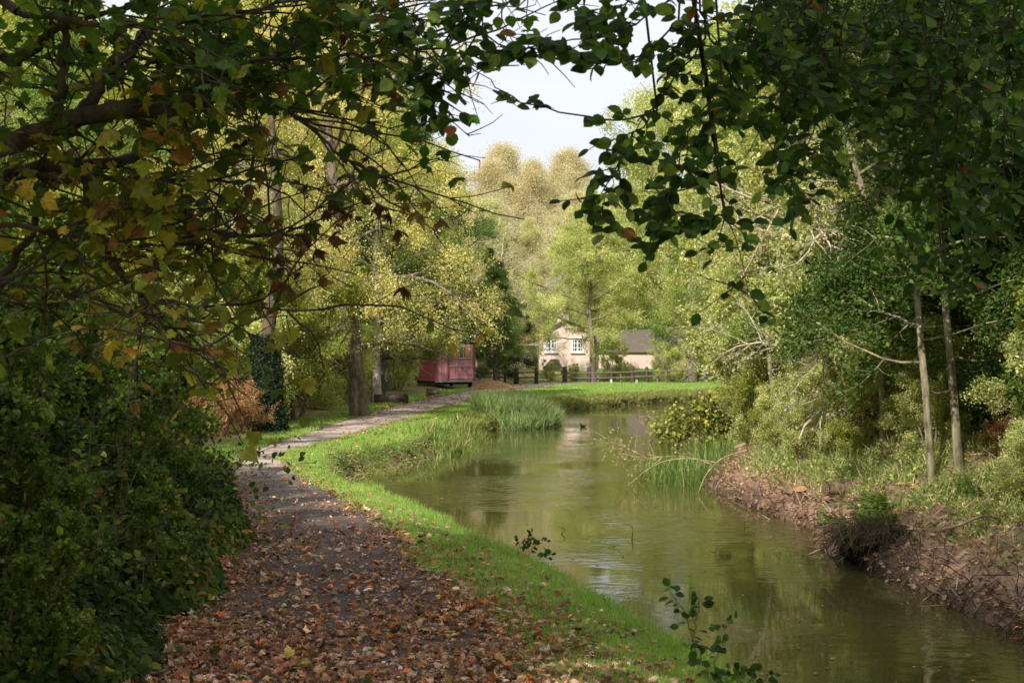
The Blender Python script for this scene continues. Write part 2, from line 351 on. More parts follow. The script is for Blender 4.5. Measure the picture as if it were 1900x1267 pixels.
def make_tree(seed, name, label, cat, Hh, Rr, palette, base=.2, tr=.16, lean=(0, 0), n1=22, n2=7, n3=6, droop=0., leafn=45000, lsize=.08, lw=.65, bark=(.16, .13, .1), stems=1, thin=1.0, flat=.8, sig=.1, elev=(5, 65), twigs=True, top=.6, barkvar=.25, tlen=1.0, mat=None, leafmin=.05):
    global rng
    rng = np.random.default_rng(seed)
    root = thing(name, label, cat)
    tb = MB(); lf = MB(); allT = []
    for s in range(stems):
        az = s*2.4+rng.random(); ln = np.array(lean, float)+(0 if stems == 1 else .33)*np.array((math.cos(az), math.sin(az)))
        h = Hh*(1 if stems == 1 else .75+.25*rng.random()); n = 12
        t = np.linspace(0, 1, n)
        w = np.cumsum(rng.normal(size=(n, 2))*(.012 if tr > .1 else .02)*h, 0)*(t[:, None])
        tp = np.stack([ln[0]*h*t+w[:, 0]+(0 if stems == 1 else .12*math.cos(az)), ln[1]*h*t+w[:, 1]+(0 if stems == 1 else .12*math.sin(az)), -.15+(h*.95+.15)*t], 1)
        r0 = tr*(1 if stems == 1 else .6)
        rad = r0*(1-t)**.8*(1+.35*np.exp(-t*25))+.012
        tubes(tb, tp, rad, 9, bark, colvar=barkvar)
        k1 = max(4, int(n1/(stems**.6)))
        tt = base+(1-base)*((np.arange(k1)+rng.random(k1))/k1)**.95
        tt = np.clip(tt, 0, .985); S, _ = along(np.repeat(tp[None], k1, 0), tt)
        q = (tt-base)/(1-base)
        L = Rr*(top+(1-top)*np.sin(math.pi*np.clip(q*1.05+.12, 0, 1)))*(1-.55*q**3)*(.75+.5*rng.random(k1))*(1 if stems == 1 else .75)
        az = np.arange(k1)*2.39996+rng.normal(size=k1)*.4
        el = np.radians(elev[0]+(elev[1]-elev[0])*q+rng.normal(size=k1)*8)
        D = np.stack([np.cos(az)*np.cos(el), np.sin(az)*np.cos(el), np.sin(el)], 1)
        P1 = shoot(S, D, L, 8, .16, .02-droop*.25)
        r1 = (.006+min(.024, .2*r0)+.3*r0*(1-.7*q))*(L/Rr)
        tubes(tb, P1, r1[:, None]*np.linspace(1, .2, 8)[None]*thin, 6, bark, colvar=barkvar)
        P2, L2, t2 = kids(P1, L, n2, .22, 1, .42*tlen, 6, .2, -droop*.6, .75, .12)
        tubes(tb, P2, (np.clip(L2*.012, .004, .03))[:, None]*np.linspace(1, .3, 6)[None]*thin, 4, bark, colvar=barkvar)
        P3, L3, t3 = kids(P2, L2, n3, .15, 1, .45*tlen, 4, .2, -droop, .8, .05)
        if twigs: tubes(tb, P3, np.full((len(P3), 1), .0035*thin)*np.linspace(1.3, .6, 4)[None], 3, np.array(bark)*.9, colvar=barkvar)
        allT.append((P3, rng.random(len(P3))*.5+np.repeat(rng.random(len(P2)), n3)*.5))
    P3 = np.concatenate([a[0] for a in allT]); cl = np.concatenate([a[1] for a in allT])
    P = tb.build('trunk', M_bark, root)
    if leafn:
        keep = rng.random(len(P3))**1.5; i = rng.choice(len(P3), leafn, p=keep/keep.sum())
        p, T = along(P3[i], rng.random(leafn)**.7)
        p = p+rng.normal(size=p.shape)*sig
        kk = p[:, 2] > leafmin*(.8+.5*rng.random(leafn)); p = p[kk]; T = T[kk]; i = i[kk]; leafn = len(p)
        sz = lsize*(.6+.7*rng.random(leafn))
        Nn = norm(rng.normal(size=p.shape)+np.array((0, 0, flat)))
        X = T*.5+rng.normal(size=p.shape)*.6+np.array((0, 0, -.3-droop))
        leaves(lf, p, sz, T_diamond(lw), pal(palette, leafn, .16, cl[i]), X, Nn)
        lf.build('crown', mat or M_leaf, root)
    return root

gold = [((.86, .70, .30), 5), ((.78, .70, .30), 4), ((.5, .52, .17), 3), ((.92, .82, .5), 3), ((.7, .42, .13), .8)]  # sunlit leaf palettes brightened, extra sun put into their colour
goldgreen = [((.27, .35, .08), 3), ((.48, .53, .15), 4), ((.72, .70, .24), 4), ((.85, .74, .32), 2)]
yelgreen = [((.28, .36, .12), 4), ((.5, .54, .2), 4), ((.76, .74, .36), 3), ((.88, .82, .42), 2.2), ((.65, .4, .18), .4)]
midgreen = [((.12, .2, .05), 4), ((.25, .36, .08), 4), ((.48, .56, .17), 3), ((.8, .74, .32), 1.4), ((.5, .28, .12), .25)]
green = [((.1, .16, .04), 4), ((.17, .25, .06), 4), ((.28, .36, .11), 2), ((.36, .36, .12), .8)]
dkgreen = [((.03, .07, .018), 4), ((.05, .1, .022), 4), ((.09, .14, .03), 2)]
olive = [((.18, .24, .05), 3), ((.32, .36, .08), 4), ((.52, .5, .12), 3), ((.6, .42, .1), 1)]
pale = [((.64, .62, .4), 4), ((.74, .69, .47), 4), ((.5, .54, .33), 3), ((.74, .6, .42), 2)]  # pale willow leaves; on the far hill the paleness stands for haze
haze_tan = [((.72, .64, .5), 4), ((.7, .58, .43), 3), ((.6, .6, .43), 3), ((.78, .72, .56), 2)]  # hill leaf tones washed out, distance haze put into the colour

protos = {}
def proto(key, **kw):
    protos[key] = [make_tree(name=kw.pop('name', 'tree'), **kw), False]
def place(key, x, y, rz=0, sc=1.0, label=None, group=None, sz=None):
    z = H1(x, y); s = (sc, sc, sc*(sz or 1)); pr = protos[key]
    if not pr[1]:
        o = pr[0]; pr[1] = True; o.location = (x, y, z); o.rotation_euler = (0, 0, rz); o.scale = s
        if label: o['label'] = label
        if group: o['group'] = group
        return o
    return dup(pr[0], (x, y, z), rz, s, label, group)

proto('birch', seed=11, name='birch_tree', label='tall birch with pale golden autumn leaves', cat='tree', Hh=14, Rr=4.7, palette=gold, leafmin=2.2, base=.14, tr=.22, lean=(-.07, .02), n1=34, n2=8, n3=7, droop=.22, leafn=135000, lsize=.062, sig=.12, bark=(.2, .16, .12), elev=(10, 65), tlen=1.1)
proto('birch2', seed=12, name='birch_tree', label='slim birch with yellow and green leaves', cat='tree', Hh=13, Rr=3.6, palette=goldgreen, base=.1, tr=.15, n1=30, n2=8, n3=6, droop=.2, leafn=100000, lsize=.064, sig=.12, bark=(.42, .38, .32), elev=(10, 65), tlen=1.1)
proto('alder', leafmin=1.7, seed=13, name='alder_tree', label='dark green alder tree', cat='tree', Hh=12.5, Rr=3.4, palette=green, base=.12, tr=.2, n1=32, n2=8, n3=6, droop=.05, leafn=110000, lsize=.08, sig=.14, bark=(.12, .1, .08))
proto('oak', seed=14, name='oak_tree', label='broad oak with yellow green leaves', cat='tree', Hh=17, Rr=7, palette=yelgreen, leafmin=2.75, base=.22, tr=.33, n1=30, n2=9, n3=8, droop=.02, leafn=140000, lsize=.13, sig=.22, bark=(.22, .18, .13), elev=(-4, 60))
proto('pale', seed=15, name='willow_tree', label='pale yellow willow', cat='tree', Hh=11, Rr=4, palette=pale, leafmin=3.6, base=.1, tr=.2, n1=30, n2=8, n3=6, droop=.25, leafn=60000, lsize=.11, sig=.26, bark=(.42, .36, .27), elev=(15, 70))
proto('far', seed=16, name='hillside_tree', label='thin topped autumn tree on the far hill', cat='tree', Hh=16, Rr=5.5, palette=haze_tan, base=.12, tr=.25, n1=30, n2=9, n3=7, leafn=55000, lsize=.15, sig=.5, bark=(.3, .26, .22), elev=(15, 75))
proto('ash', seed=17, name='ash_tree', label='tall ash with light green leaves', cat='tree', Hh=13, Rr=4, palette=midgreen, base=.2, tr=.14, n1=28, n2=8, n3=7, leafn=110000, lsize=.065, sig=.14, bark=(.36, .31, .2), elev=(0, 65))
proto('hazel', seed=18, name='hazel_bush', label='many stemmed hazel with olive leaves', cat='shrub', Hh=5, Rr=2.4, palette=olive, base=.1, tr=.07, stems=6, n1=22, n2=6, n3=5, leafn=42000, lsize=.075, sig=.1, bark=(.17, .14, .1), elev=(5, 70))
proto('shade', seed=28, name='maple_bush', label='shaded green bush', cat='shrub', Hh=3, Rr=1.5, palette=[((.07, .115, .02), 4), ((.12, .18, .03), 4), ((.26, .29, .045), 2.4), ((.46, .4, .07), 1.3), ((.3, .15, .05), .5)], base=.05, tr=.045, stems=6, n1=20, n2=6, n3=4, leafn=15000, lsize=.085, lw=.8, sig=.07, bark=(.2, .16, .11), elev=(0, 70), droop=.05)  # leaf palette darkened so the bush looks in shade
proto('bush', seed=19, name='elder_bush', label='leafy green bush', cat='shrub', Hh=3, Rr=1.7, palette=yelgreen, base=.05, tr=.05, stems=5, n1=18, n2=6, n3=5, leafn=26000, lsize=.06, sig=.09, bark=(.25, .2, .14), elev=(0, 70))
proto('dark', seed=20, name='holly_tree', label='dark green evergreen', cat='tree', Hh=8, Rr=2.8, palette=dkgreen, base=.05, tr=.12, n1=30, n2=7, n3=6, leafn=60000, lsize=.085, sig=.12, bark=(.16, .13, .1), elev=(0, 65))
proto('slim', seed=29, name='young_ash', label='slender shaded young ash', cat='tree', Hh=8.5, Rr=2.1, palette=[((.05, .1, .02), 4), ((.09, .16, .03), 4), ((.2, .28, .06), 2.2), ((.45, .46, .14), .8)], base=.16, tr=.042, lean=(-.045, .03), n1=22, n2=6, n3=6, leafn=36000, lsize=.065, sig=.1, bark=(.27, .24, .15), elev=(0, 60), barkvar=.5)  # young ash with its leaf palette darkened for deep shade
proto('bare', seed=21, name='bare_willow', label='bare twiggy pale willow', cat='tree', Hh=7, Rr=3.6, palette=pale, base=.1, tr=.12, n1=24, n2=9, n3=8, droop=.12, leafn=9000, lsize=.05, sig=.08, bark=(.5, .43, .3), elev=(-15, 50), thin=1.35, tlen=1.2)
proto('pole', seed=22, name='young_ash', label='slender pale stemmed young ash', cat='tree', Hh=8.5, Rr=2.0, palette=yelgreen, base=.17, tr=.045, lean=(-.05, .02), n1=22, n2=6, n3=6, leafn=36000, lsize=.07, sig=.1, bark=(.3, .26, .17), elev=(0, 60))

# heroes
place('birch', *PG(668, 772)[:2], rz=.4, label='big golden birch with a thick leaning trunk beside the towpath')
place('birch2', *PG(700, 748)[:2], rz=2.4, sc=1.05, label='pale barked birch just behind the thick leaning golden birch')
place('birch2', -8.2, 38, rz=1.0, sc=1.0, label='golden green birch left of the big leaning birch')
place('birch', -9.5, 45, rz=3.9, sc=1.15, label='tall golden birch at the back of the left wood')
place('alder', -5.1, 50, rz=5.2, sc=.86, sz=1.1, label='dark green alder behind the leaning birch')
place('alder', -5.6, 58, rz=0, sc=.9, label='dark green alder left of the red hut')
place('alder', -4.0, 73, rz=2.2, sc=1.12, label='tall dark green alder rising directly behind the red hut')
place('alder', -6.5, 66, rz=1.6, sc=1.05, label='dark alder behind the red hut')
place('alder', -1.0, 76, rz=2.6, sc=.62, label='low green tree between the red hut and the cottage')
place('dark', -.9, 84, rz=.3, sc=.8, label='dark evergreen behind the wood chip heap')
place('pole', 13.2, 98.4, 4.1, .9, label='small yellow green tree at the right end of the cottage wing')
place('oak', 9.6, 107.5, rz=3.3, sc=.8, label='spreading oak just behind the low wing of the cottage')
place('pale', -1.0, 102.5, rz=1.2, sc=.85, label='pale willow hard against the left side of the cottage')
place('pale', -2.6, 101, rz=0, sc=1.15, label='pale weeping willow left of the cottage')
place('bare', -1.2, 90, rz=.7, sc=1.5, label='wispy bare willow beyond the wood chip heap')
place('oak', (1100-950)/F*87.5, 87.5, rz=.5, sc=.68, label='broad yellow green oak standing before the cottage gable')
place('oak', 12.6, 91, rz=2.5, sc=1.05, sz=1.22, label='yellow green oak to the right of the cottage wing')
place('oak', 19, 97, rz=4.4, sc=1.2, label='large oak behind the cottage')
place('birch2', 14.0, 78, rz=.9, sc=.8, label='yellow birch on the far lawn by the canal')
place('bush', 10.6, 86.5, rz=3.0, sc=.95, label='round dark bush on a bare stem by the cottage wing')
place('oak', 8.5, 112, rz=1.2, sc=.75, label='oak rising behind the cottage roof')
# hill
k = 0
rg = np.random.default_rng(5)
for row, (yy, hh) in enumerate(((112, .8), (124, .95), (138, 1.05), (152, 1.1))):
    for xx in sorted(set(np.arange(-62, 66, 8.5)) | set(np.arange(-15, 15, 4.3))):
        k += 1
        key = ('far', 'pale', 'pale', 'pale', 'far')[(k*7+row) % 5] if abs(xx) < 20 else ('far', 'oak', 'birch')[k % 3]
        tall = (.6, .72, .8, .84)[row] if -14 < xx < 16 else 1.1; wide = 1.12 if -16 < xx < 16 else 1.0
        lab = {'far': 'bare topped autumn tree on the far wooded hill', 'pale': 'yellow tree paled for haze on the far wooded hill', 'oak': 'green yellow tree on the far wooded hill', 'birch': 'golden tree on the far wooded hill'}[key]
        place(key, xx+rg.normal()*1.5, yy+rg.normal()*3, rg.random()*6, hh*tall*wide*(.82+.32*rg.random()), sz=1/wide, label=lab, group='trees on the far wooded hill')
# left wood
for (x, y, key, sc) in ((-12.5, 36, 'birch2', 1.05), (-16, 40, 'birch', 1.1), (-13, 50, 'alder', 1.2), (-19, 50, 'oak', .9), (-21, 38, 'ash', 1.15), (-11, 58, 'birch', 1.2), (-16, 62, 'oak', 1.0), (-24, 60, 'oak', 1.1),
                        (-9, 72, 'birch2', 1.3), (-14, 78, 'oak', 1.05), (-22, 80, 'oak', 1.2), (-30, 70, 'oak', 1.2), (-8.5, 86, 'pale', 1.15), (-30, 50, 'oak', 1.1), (-10.8, 30, 'ash', .75), (-15, 29, 'ash', .95), (-5.5, 95, 'far', .9), (-12, 98, 'oak', 1.0), (-20, 100, 'oak', 1.1)):
    lab = {'birch': 'tall golden birch deep in the left wood', 'birch2': 'yellow green birch deep in the left wood', 'alder': 'dark alder deep in the left wood', 'oak': 'oak deep in the left wood', 'ash': 'light green ash deep in the left wood', 'far': 'thin autumn tree deep in the left wood', 'pale': 'pale willow deep in the left wood'}[key]
    place(key, x, y, rg.random()*6, sc, label=lab, group='trees of the left wood')
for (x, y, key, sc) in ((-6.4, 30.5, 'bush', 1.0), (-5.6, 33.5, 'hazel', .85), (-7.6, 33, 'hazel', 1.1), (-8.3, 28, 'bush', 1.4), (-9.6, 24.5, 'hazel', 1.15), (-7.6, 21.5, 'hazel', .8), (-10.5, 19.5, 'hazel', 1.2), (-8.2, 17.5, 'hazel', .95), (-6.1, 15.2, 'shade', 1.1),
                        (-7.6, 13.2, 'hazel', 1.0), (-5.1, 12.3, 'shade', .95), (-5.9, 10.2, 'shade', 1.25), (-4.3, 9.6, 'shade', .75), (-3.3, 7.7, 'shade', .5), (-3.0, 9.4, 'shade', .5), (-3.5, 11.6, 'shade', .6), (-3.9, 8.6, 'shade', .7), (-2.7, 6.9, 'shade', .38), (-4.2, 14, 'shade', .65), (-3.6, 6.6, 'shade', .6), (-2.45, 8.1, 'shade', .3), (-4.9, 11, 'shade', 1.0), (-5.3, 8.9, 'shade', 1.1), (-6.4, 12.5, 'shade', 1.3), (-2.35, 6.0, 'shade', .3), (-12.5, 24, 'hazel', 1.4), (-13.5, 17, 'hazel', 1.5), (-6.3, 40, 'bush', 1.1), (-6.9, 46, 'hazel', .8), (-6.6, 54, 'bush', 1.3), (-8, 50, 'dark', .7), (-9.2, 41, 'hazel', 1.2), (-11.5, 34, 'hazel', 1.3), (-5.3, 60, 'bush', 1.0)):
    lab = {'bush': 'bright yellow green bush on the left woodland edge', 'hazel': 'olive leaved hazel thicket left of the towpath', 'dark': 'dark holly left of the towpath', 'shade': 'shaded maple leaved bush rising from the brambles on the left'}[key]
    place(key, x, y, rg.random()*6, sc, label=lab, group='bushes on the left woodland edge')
# right wood
place('bare', 5.7, 19.8, rz=3.6, sc=.85, label='bare twiggy willow leaning out over the right bank')
place('pole', *PG(1447, 815, .1)[:2], rz=0, sc=.9, label='pale trunked ash at the water edge of the right bank')
for i_, (px_, py_, z_, rz_) in enumerate(((1420, 797, .1, 2.2), (1484, 792, .25, 4), (1590, 815, .3, 5), (1642, 832, .35, 1.3), (1612, 800, .4, .5))):
    q_ = PG(px_, py_, z_); place('pole', q_[0], q_[1], rz_, .8+.08*i_, label='leaning slim trunk among the bushes along the right bank', group='slim trunks along the right bank')
place('pole', 5.4, 26.5, rz=1, sc=1.0, label='thin pale ash behind the one at the water edge')
place('pole', 5.9, 30, rz=2, sc=1.1, label='thin pale ash farther along the right bank')
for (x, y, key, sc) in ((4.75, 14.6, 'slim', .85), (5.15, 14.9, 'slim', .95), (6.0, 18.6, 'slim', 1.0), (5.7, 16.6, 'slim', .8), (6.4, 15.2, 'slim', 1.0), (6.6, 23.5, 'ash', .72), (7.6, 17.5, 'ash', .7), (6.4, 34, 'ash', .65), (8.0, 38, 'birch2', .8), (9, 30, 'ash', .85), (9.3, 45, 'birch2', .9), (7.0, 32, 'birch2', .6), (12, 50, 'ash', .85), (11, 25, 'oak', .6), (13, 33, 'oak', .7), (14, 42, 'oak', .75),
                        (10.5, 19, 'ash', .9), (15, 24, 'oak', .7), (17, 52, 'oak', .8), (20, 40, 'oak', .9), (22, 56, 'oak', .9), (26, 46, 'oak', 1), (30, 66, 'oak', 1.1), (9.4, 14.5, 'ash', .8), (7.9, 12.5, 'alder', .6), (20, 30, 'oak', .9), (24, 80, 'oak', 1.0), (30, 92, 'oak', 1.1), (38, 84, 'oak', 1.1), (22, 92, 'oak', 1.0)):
    lab = {'pole': 'slender pale stemmed ash on the right bank', 'slim': 'slender ash with shade darkened leaves and a pale trunk on the right bank', 'ash': 'green ash standing in the right wood', 'birch2': 'yellow birch on the right bank bend', 'oak': 'oak at the back of the right wood', 'alder': 'dark alder on the right bank'}[key]
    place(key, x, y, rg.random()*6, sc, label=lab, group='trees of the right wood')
for (x, y, key, sc) in ((5.6, 17.5, 'bush', .5), (6.4, 16.3, 'bush', .7), (5.0, 20.5, 'bush', .5), (5.5, 23, 'bush', .65), (4.5, 21.8, 'bush', .4), (4.35, 19.2, 'bush', .33), (5.0, 18.4, 'hazel', .3), (4.7, 24.5, 'hazel', .4), (5.3, 27, 'bush', .6), (6.0, 30.5, 'bush', .7), (5.2, 16, 'bush', .36), (5.8, 14, 'bush', .5), (5.0, 12.4, 'bush', .3), (6.6, 11.2, 'shade', .8), (5.6, 10.4, 'shade', .5), (5.9, 12.9, 'shade', .7), (6.2, 27, 'hazel', .7), (7.4, 14.8, 'hazel', .7), (6.3, 13.2, 'bush', .75), (5.9, 11.7, 'hazel', .5), (7.3, 20, 'dark', .6), (8.2, 24, 'dark', .8), (7.4, 31, 'dark', .7), (7.4, 33, 'bush', .8), (8.2, 41, 'bush', 1.0), (9.6, 49, 'bush', 1.1), (7.6, 36, 'hazel', .8), (9.8, 34, 'dark', .9), (11, 56, 'bush', 1.3), (8.9, 17, 'dark', .75), (12, 20, 'dark', 1), (10, 28, 'dark', 1.0), (12.5, 30, 'dark', 1.1), (11, 40, 'dark', 1.1), (14, 22, 'dark', 1.1), (8.8, 10.5, 'dark', .8), (6.9, 16.5, 'dark', .75), (6.2, 19.6, 'dark', .6), (7.9, 13.6, 'dark', .85), (8.6, 15.6, 'dark', .9), (6.7, 25.5, 'dark', .6), (7.3, 28.5, 'dark', .75), (6.6, 14.4, 'bush', .6)):  # dark evergreens added so their leaf colour gives the gaps deep shade
    lab = {'bush': 'bright green bush under the trees on the right bank', 'hazel': 'olive hazel thicket on the right bank', 'shade': 'shaded green bush low on the near right bank', 'dark': 'dark evergreen added as deep shade under the right bank trees'}[key]
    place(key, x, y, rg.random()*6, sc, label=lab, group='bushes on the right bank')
# unseen trees added behind the viewer to shade the foreground
for (x, y, key, sc) in ((-6.6, 0.5, 'ash', .8), (-9.8, -2.5, 'oak', .62), (-4.2, -2.5, 'ash', .95), (-3.0, -9, 'oak', .75), (4.2, -6.5, 'oak', .62), (.6, -13, 'oak', .8), (-10.2, 4.6, 'ash', .8), (-12.8, 8.0, 'ash', .75), (-14, 1, 'oak', .6)):
    place(key, x, y, rg.random()*6, sc, label='unseen tree added behind the viewpoint to shade the foreground', group='shade trees added behind the viewpoint')
for k_, v_ in protos.items():
    if not v_[1]: print('UNUSED', k_)


# ------------------------------------------------------------------ overhanging sycamore (left) and beech (right)
def pline(pts, n):
    p = np.array(pts, float); t = np.linspace(0, len(p)-1, n); out = []
    for k in t:   # catmull rom
        i = min(int(k), len(p)-2); u = k-i
        p0 = p[max(i-1, 0)]; p1 = p[i]; p2 = p[i+1]; p3 = p[min(i+2, len(p)-1)]
        out.append(.5*((2*p1)+(-p0+p2)*u+(2*p0-5*p1+4*p2-p3)*u*u+(-p0+3*p1-3*p2+p3)*u**3))
    return np.array(out)
def pix(l, n=14): return pline([PD(*q) for q in l], n)
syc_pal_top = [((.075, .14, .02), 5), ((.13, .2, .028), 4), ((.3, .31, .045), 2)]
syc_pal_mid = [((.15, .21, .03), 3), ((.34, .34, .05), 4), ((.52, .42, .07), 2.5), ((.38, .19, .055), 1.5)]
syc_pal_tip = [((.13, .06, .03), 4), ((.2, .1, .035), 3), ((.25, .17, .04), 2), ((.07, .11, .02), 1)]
beech_pal = [((.042, .092, .014), 4), ((.08, .155, .024), 4), ((.2, .29, .05), 2), ((.35, .13, .035), .08)]

def sycamore():
    global rng
    rng = np.random.default_rng(101)
    bx, by = -3.9, 5.4; z0 = H1(bx, by)
    root = thing('sycamore_tree', 'shaded sycamore whose long limbs and lobed leaves hang over the left of the towpath', 'tree', (bx, by, z0))
    bark = (.11, .085, .06); tb = MB()
    tp = pline([(bx, by, z0-.2), (bx+.05, by+.02, z0+1.2), (bx+.25, by, z0+2.4), (bx+.3, by+.1, z0+4), (bx+.1, by, z0+6.5), (bx+.4, by+.3, z0+9)], 16)
    tubes(tb, tp, np.linspace(.2, .04, 16), 12, bark)
    tb.build('trunk', M_bark, root)
    s = PD(-330, 330, 5.2)
    limbs = [  # list of (pixel path with depth, r0, r1)
        ([(-560, 420, 5.4), (-200, 300, 5.2), (0, 262, 5.1), (75, 240, 5.05), (150, 212, 5.0), (235, 205, 5.0), (330, 195, 5.1), (410, 165, 5.2), (470, 118, 5.3), (560, 72, 5.4), (640, 40, 5.6), (720, 0, 5.7)], .055, .012),
        ([(105, 225, 5.0), (112, 150, 5.0), (118, 60, 4.9), (100, -60, 4.8)], .022, .012),
        ([(150, 212, 5.0), (190, 150, 5.1), (240, 90, 5.2), (285, 20, 5.3), (300, -80, 5.3)], .028, .014),
        ([(200, 120, 5.1), (280, 115, 5.2), (345, 95, 5.3), (420, 55, 5.4)], .012, .006),
        ([(-400, 520, 5.6), (-100, 380, 5.5), (60, 315, 5.5), (200, 300, 5.6), (270, 275, 5.7), (330, 215, 5.8), (365, 150, 5.9)], .04, .014),
        ([(60, 318, 5.5), (150, 335, 5.4), (280, 330, 5.4), (400, 335, 5.5), (520, 330, 5.6)], .014, .005),
        ([(150, 330, 5.4), (170, 400, 5.3), (200, 480, 5.2), (250, 540, 5.1), (330, 565, 5.1), (450, 570, 5.2), (600, 575, 5.3)], .016, .004),
        ([(-200, 420, 5.3), (0, 420, 5.2), (110, 435, 5.2), (250, 455, 5.2), (360, 455, 5.3), (470, 440, 5.4)], .014, .004),
        ([(170, 370, 5.3), (240, 405, 5.3), (330, 425, 5.4), (460, 440, 5.5), (570, 425, 5.6)], .011, .004),
        ([(400, 170, 5.2), (470, 185, 5.1), (560, 225, 5.0), (620, 280, 5.0), (690, 320, 5.0), (740, 345, 5.0)], .011, .003),
        ([(-120, 60, 5.2), (20, 110, 5.1), (90, 60, 5.0), (200, 20, 5.0)], .03, .01),
        ([(380, 160, 5.2), (500, 110, 5.0), (620, 105, 5.0), (760, 95, 5.1), (830, 110, 5.2)], .011, .003),
        ([(250, 540, 5.1), (300, 600, 5.0), (360, 640, 5.0), (420, 690, 5.0)], .008, .003),
        ([(-60, 640, 5.6), (20, 490, 5.5), (70, 400, 5.5), (80, 320, 5.5)], .02, .012),
        ([(-100, 520, 5.0), (60, 530, 5.1), (180, 560, 5.1), (300, 610, 5.2)], .008, .003),
        ([(30, 20, 4.8), (200, 45, 4.8), (400, 30, 4.9), (600, -10, 5.0)], .014, .006),
    ]
    segs = []
    lb = MB()
    lb_main = MB()
    for i, (l, r0, r1) in enumerate(limbs):
        P = pix(l, 26); P[1:-1] += rng.normal(size=(24, 3))*.008
        r = np.linspace(1, 0, 26)**1.1*(r0-r1)+r1
        m = MB(); tubes(m, P, r, 8, bark, colvar=.2); m.build('branch', M_bark, root)
        segs.append((P, r0))
    # link limbs back to the trunk (off to the left)
    for a, b, r in ((segs[0][0][0], tp[6], .06), (segs[4][0][0], tp[3], .045), (segs[7][0][0], tp[5], .02), (segs[10][0][0], tp[9], .035), (segs[13][0][0], tp[2], .025), (segs[14][0][0], tp[4], .012), (segs[15][0][0], tp[9], .02)):
        m = MB(); tubes(m, pline([a, (a+b)/2+np.array((0, 0, .05)), b], 8), np.linspace(r*.95, r*1.3, 8), 8, bark); m.build('branch', M_bark, root)
    # twigs
    L = np.array([np.linalg.norm(np.diff(P, axis=0), axis=1).sum() for P, _ in segs])
    tw = MB(); allp = []; alld = []
    for P, ln in zip([s_[0] for s_ in segs], L):
        k = int(ln*13); t = .12+.88*rng.random(k); S, T = along(np.repeat(P[None], k, 0), t)
        D = norm(T*.6+rng.normal(size=(k, 3))*np.array((.7, .5, .55))+np.array((.25, 0, .0)))
        P2 = shoot(S, D, .25+.6*rng.random(k), 7, .16, -.03)
        tubes(tw, P2, np.full((k, 1), .0045)*np.linspace(1.2, .5, 7)[None], 4, bark)
        P3, L3, _ = kids(P2, np.full(k, .6), 4, .25, 1, .45, 4, .2, -.04, .8, 0)
        tubes(tw, P3, np.full((len(P3), 1), .0025)*np.linspace(1.2, .6, 4)[None], 3, bark)
        allp += [P2[:, [2, 4, 6]].reshape(-1, 3), P3[:, [1, 2, 3]].reshape(-1, 3)]
    tw.build('twigs', M_bark, root)
    A = np.concatenate(allp); A = A+rng.normal(size=A.shape)*.03
    px = 950+A[:, 0]/A[:, 1]*F; py = HZ-(A[:, 2]-EYE)/A[:, 1]*F
    # density by position in space: dense up high and left, thin to the lower right
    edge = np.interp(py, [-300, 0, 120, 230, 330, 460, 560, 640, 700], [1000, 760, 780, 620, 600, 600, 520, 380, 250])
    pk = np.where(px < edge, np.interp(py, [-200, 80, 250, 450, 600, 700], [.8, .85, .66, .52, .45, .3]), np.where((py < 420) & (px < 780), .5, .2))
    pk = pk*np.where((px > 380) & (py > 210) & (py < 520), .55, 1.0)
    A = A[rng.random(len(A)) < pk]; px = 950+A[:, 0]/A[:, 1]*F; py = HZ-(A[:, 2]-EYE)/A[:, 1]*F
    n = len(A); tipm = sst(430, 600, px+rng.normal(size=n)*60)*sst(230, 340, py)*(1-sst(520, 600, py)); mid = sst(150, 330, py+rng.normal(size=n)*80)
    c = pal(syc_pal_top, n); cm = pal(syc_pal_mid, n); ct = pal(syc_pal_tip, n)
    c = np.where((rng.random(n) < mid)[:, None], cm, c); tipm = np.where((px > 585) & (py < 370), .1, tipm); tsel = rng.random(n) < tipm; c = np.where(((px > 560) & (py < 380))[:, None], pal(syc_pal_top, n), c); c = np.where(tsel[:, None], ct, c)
    sz = (.036+.052*rng.random(n))*np.where(tsel, .9, 1)
    Nn = norm(rng.normal(size=(n, 3))*.75+np.array((0, -.35, .9)))
    X = rng.normal(size=(n, 3))*.6+np.array((.3, -.1, -.7))
    mb = MB(); h = rng.random(n)
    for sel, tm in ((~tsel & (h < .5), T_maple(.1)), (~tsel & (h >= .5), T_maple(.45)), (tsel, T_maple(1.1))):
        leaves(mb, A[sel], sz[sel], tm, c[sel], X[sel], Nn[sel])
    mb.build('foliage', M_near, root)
    # unseen leaf mass added above the camera to shade the foreground
    k = 15000; p = rng.normal(size=(k, 3))*np.array((2.4, 2.3, 1.1))+np.array((bx+1.0, by-5.0, z0+7.9))
    Q = 950+p[:, 0]/np.maximum(p[:, 1], .3)*F; W = HZ-(p[:, 2]-EYE)/np.maximum(p[:, 1], .3)*F
    p = p[~((Q > 250) & (W > -40) & (p[:, 1] > .3))]
    up = MB(); leaves(up, p, .13*(.6+.6*rng.random(len(p))), T_diamond(.9), pal(syc_pal_top, len(p)))
    tb2 = MB(); S = np.repeat(tp[11][None], 26, 0)+rng.normal(size=(26, 3))*np.array((.05, .05, 1.0)); P1 = shoot(S, rng.normal(size=(26, 3))+np.array((0, 0, .3)), 1.5+1.5*rng.random(26), 7, .2, .03)
    tubes(tb2, P1, np.full((26, 1), .03)*np.linspace(1, .3, 7)[None], 5, bark); tb2.build('twigs', M_bark, root); up.build('foliage', M_leaf, root)
sycamore()

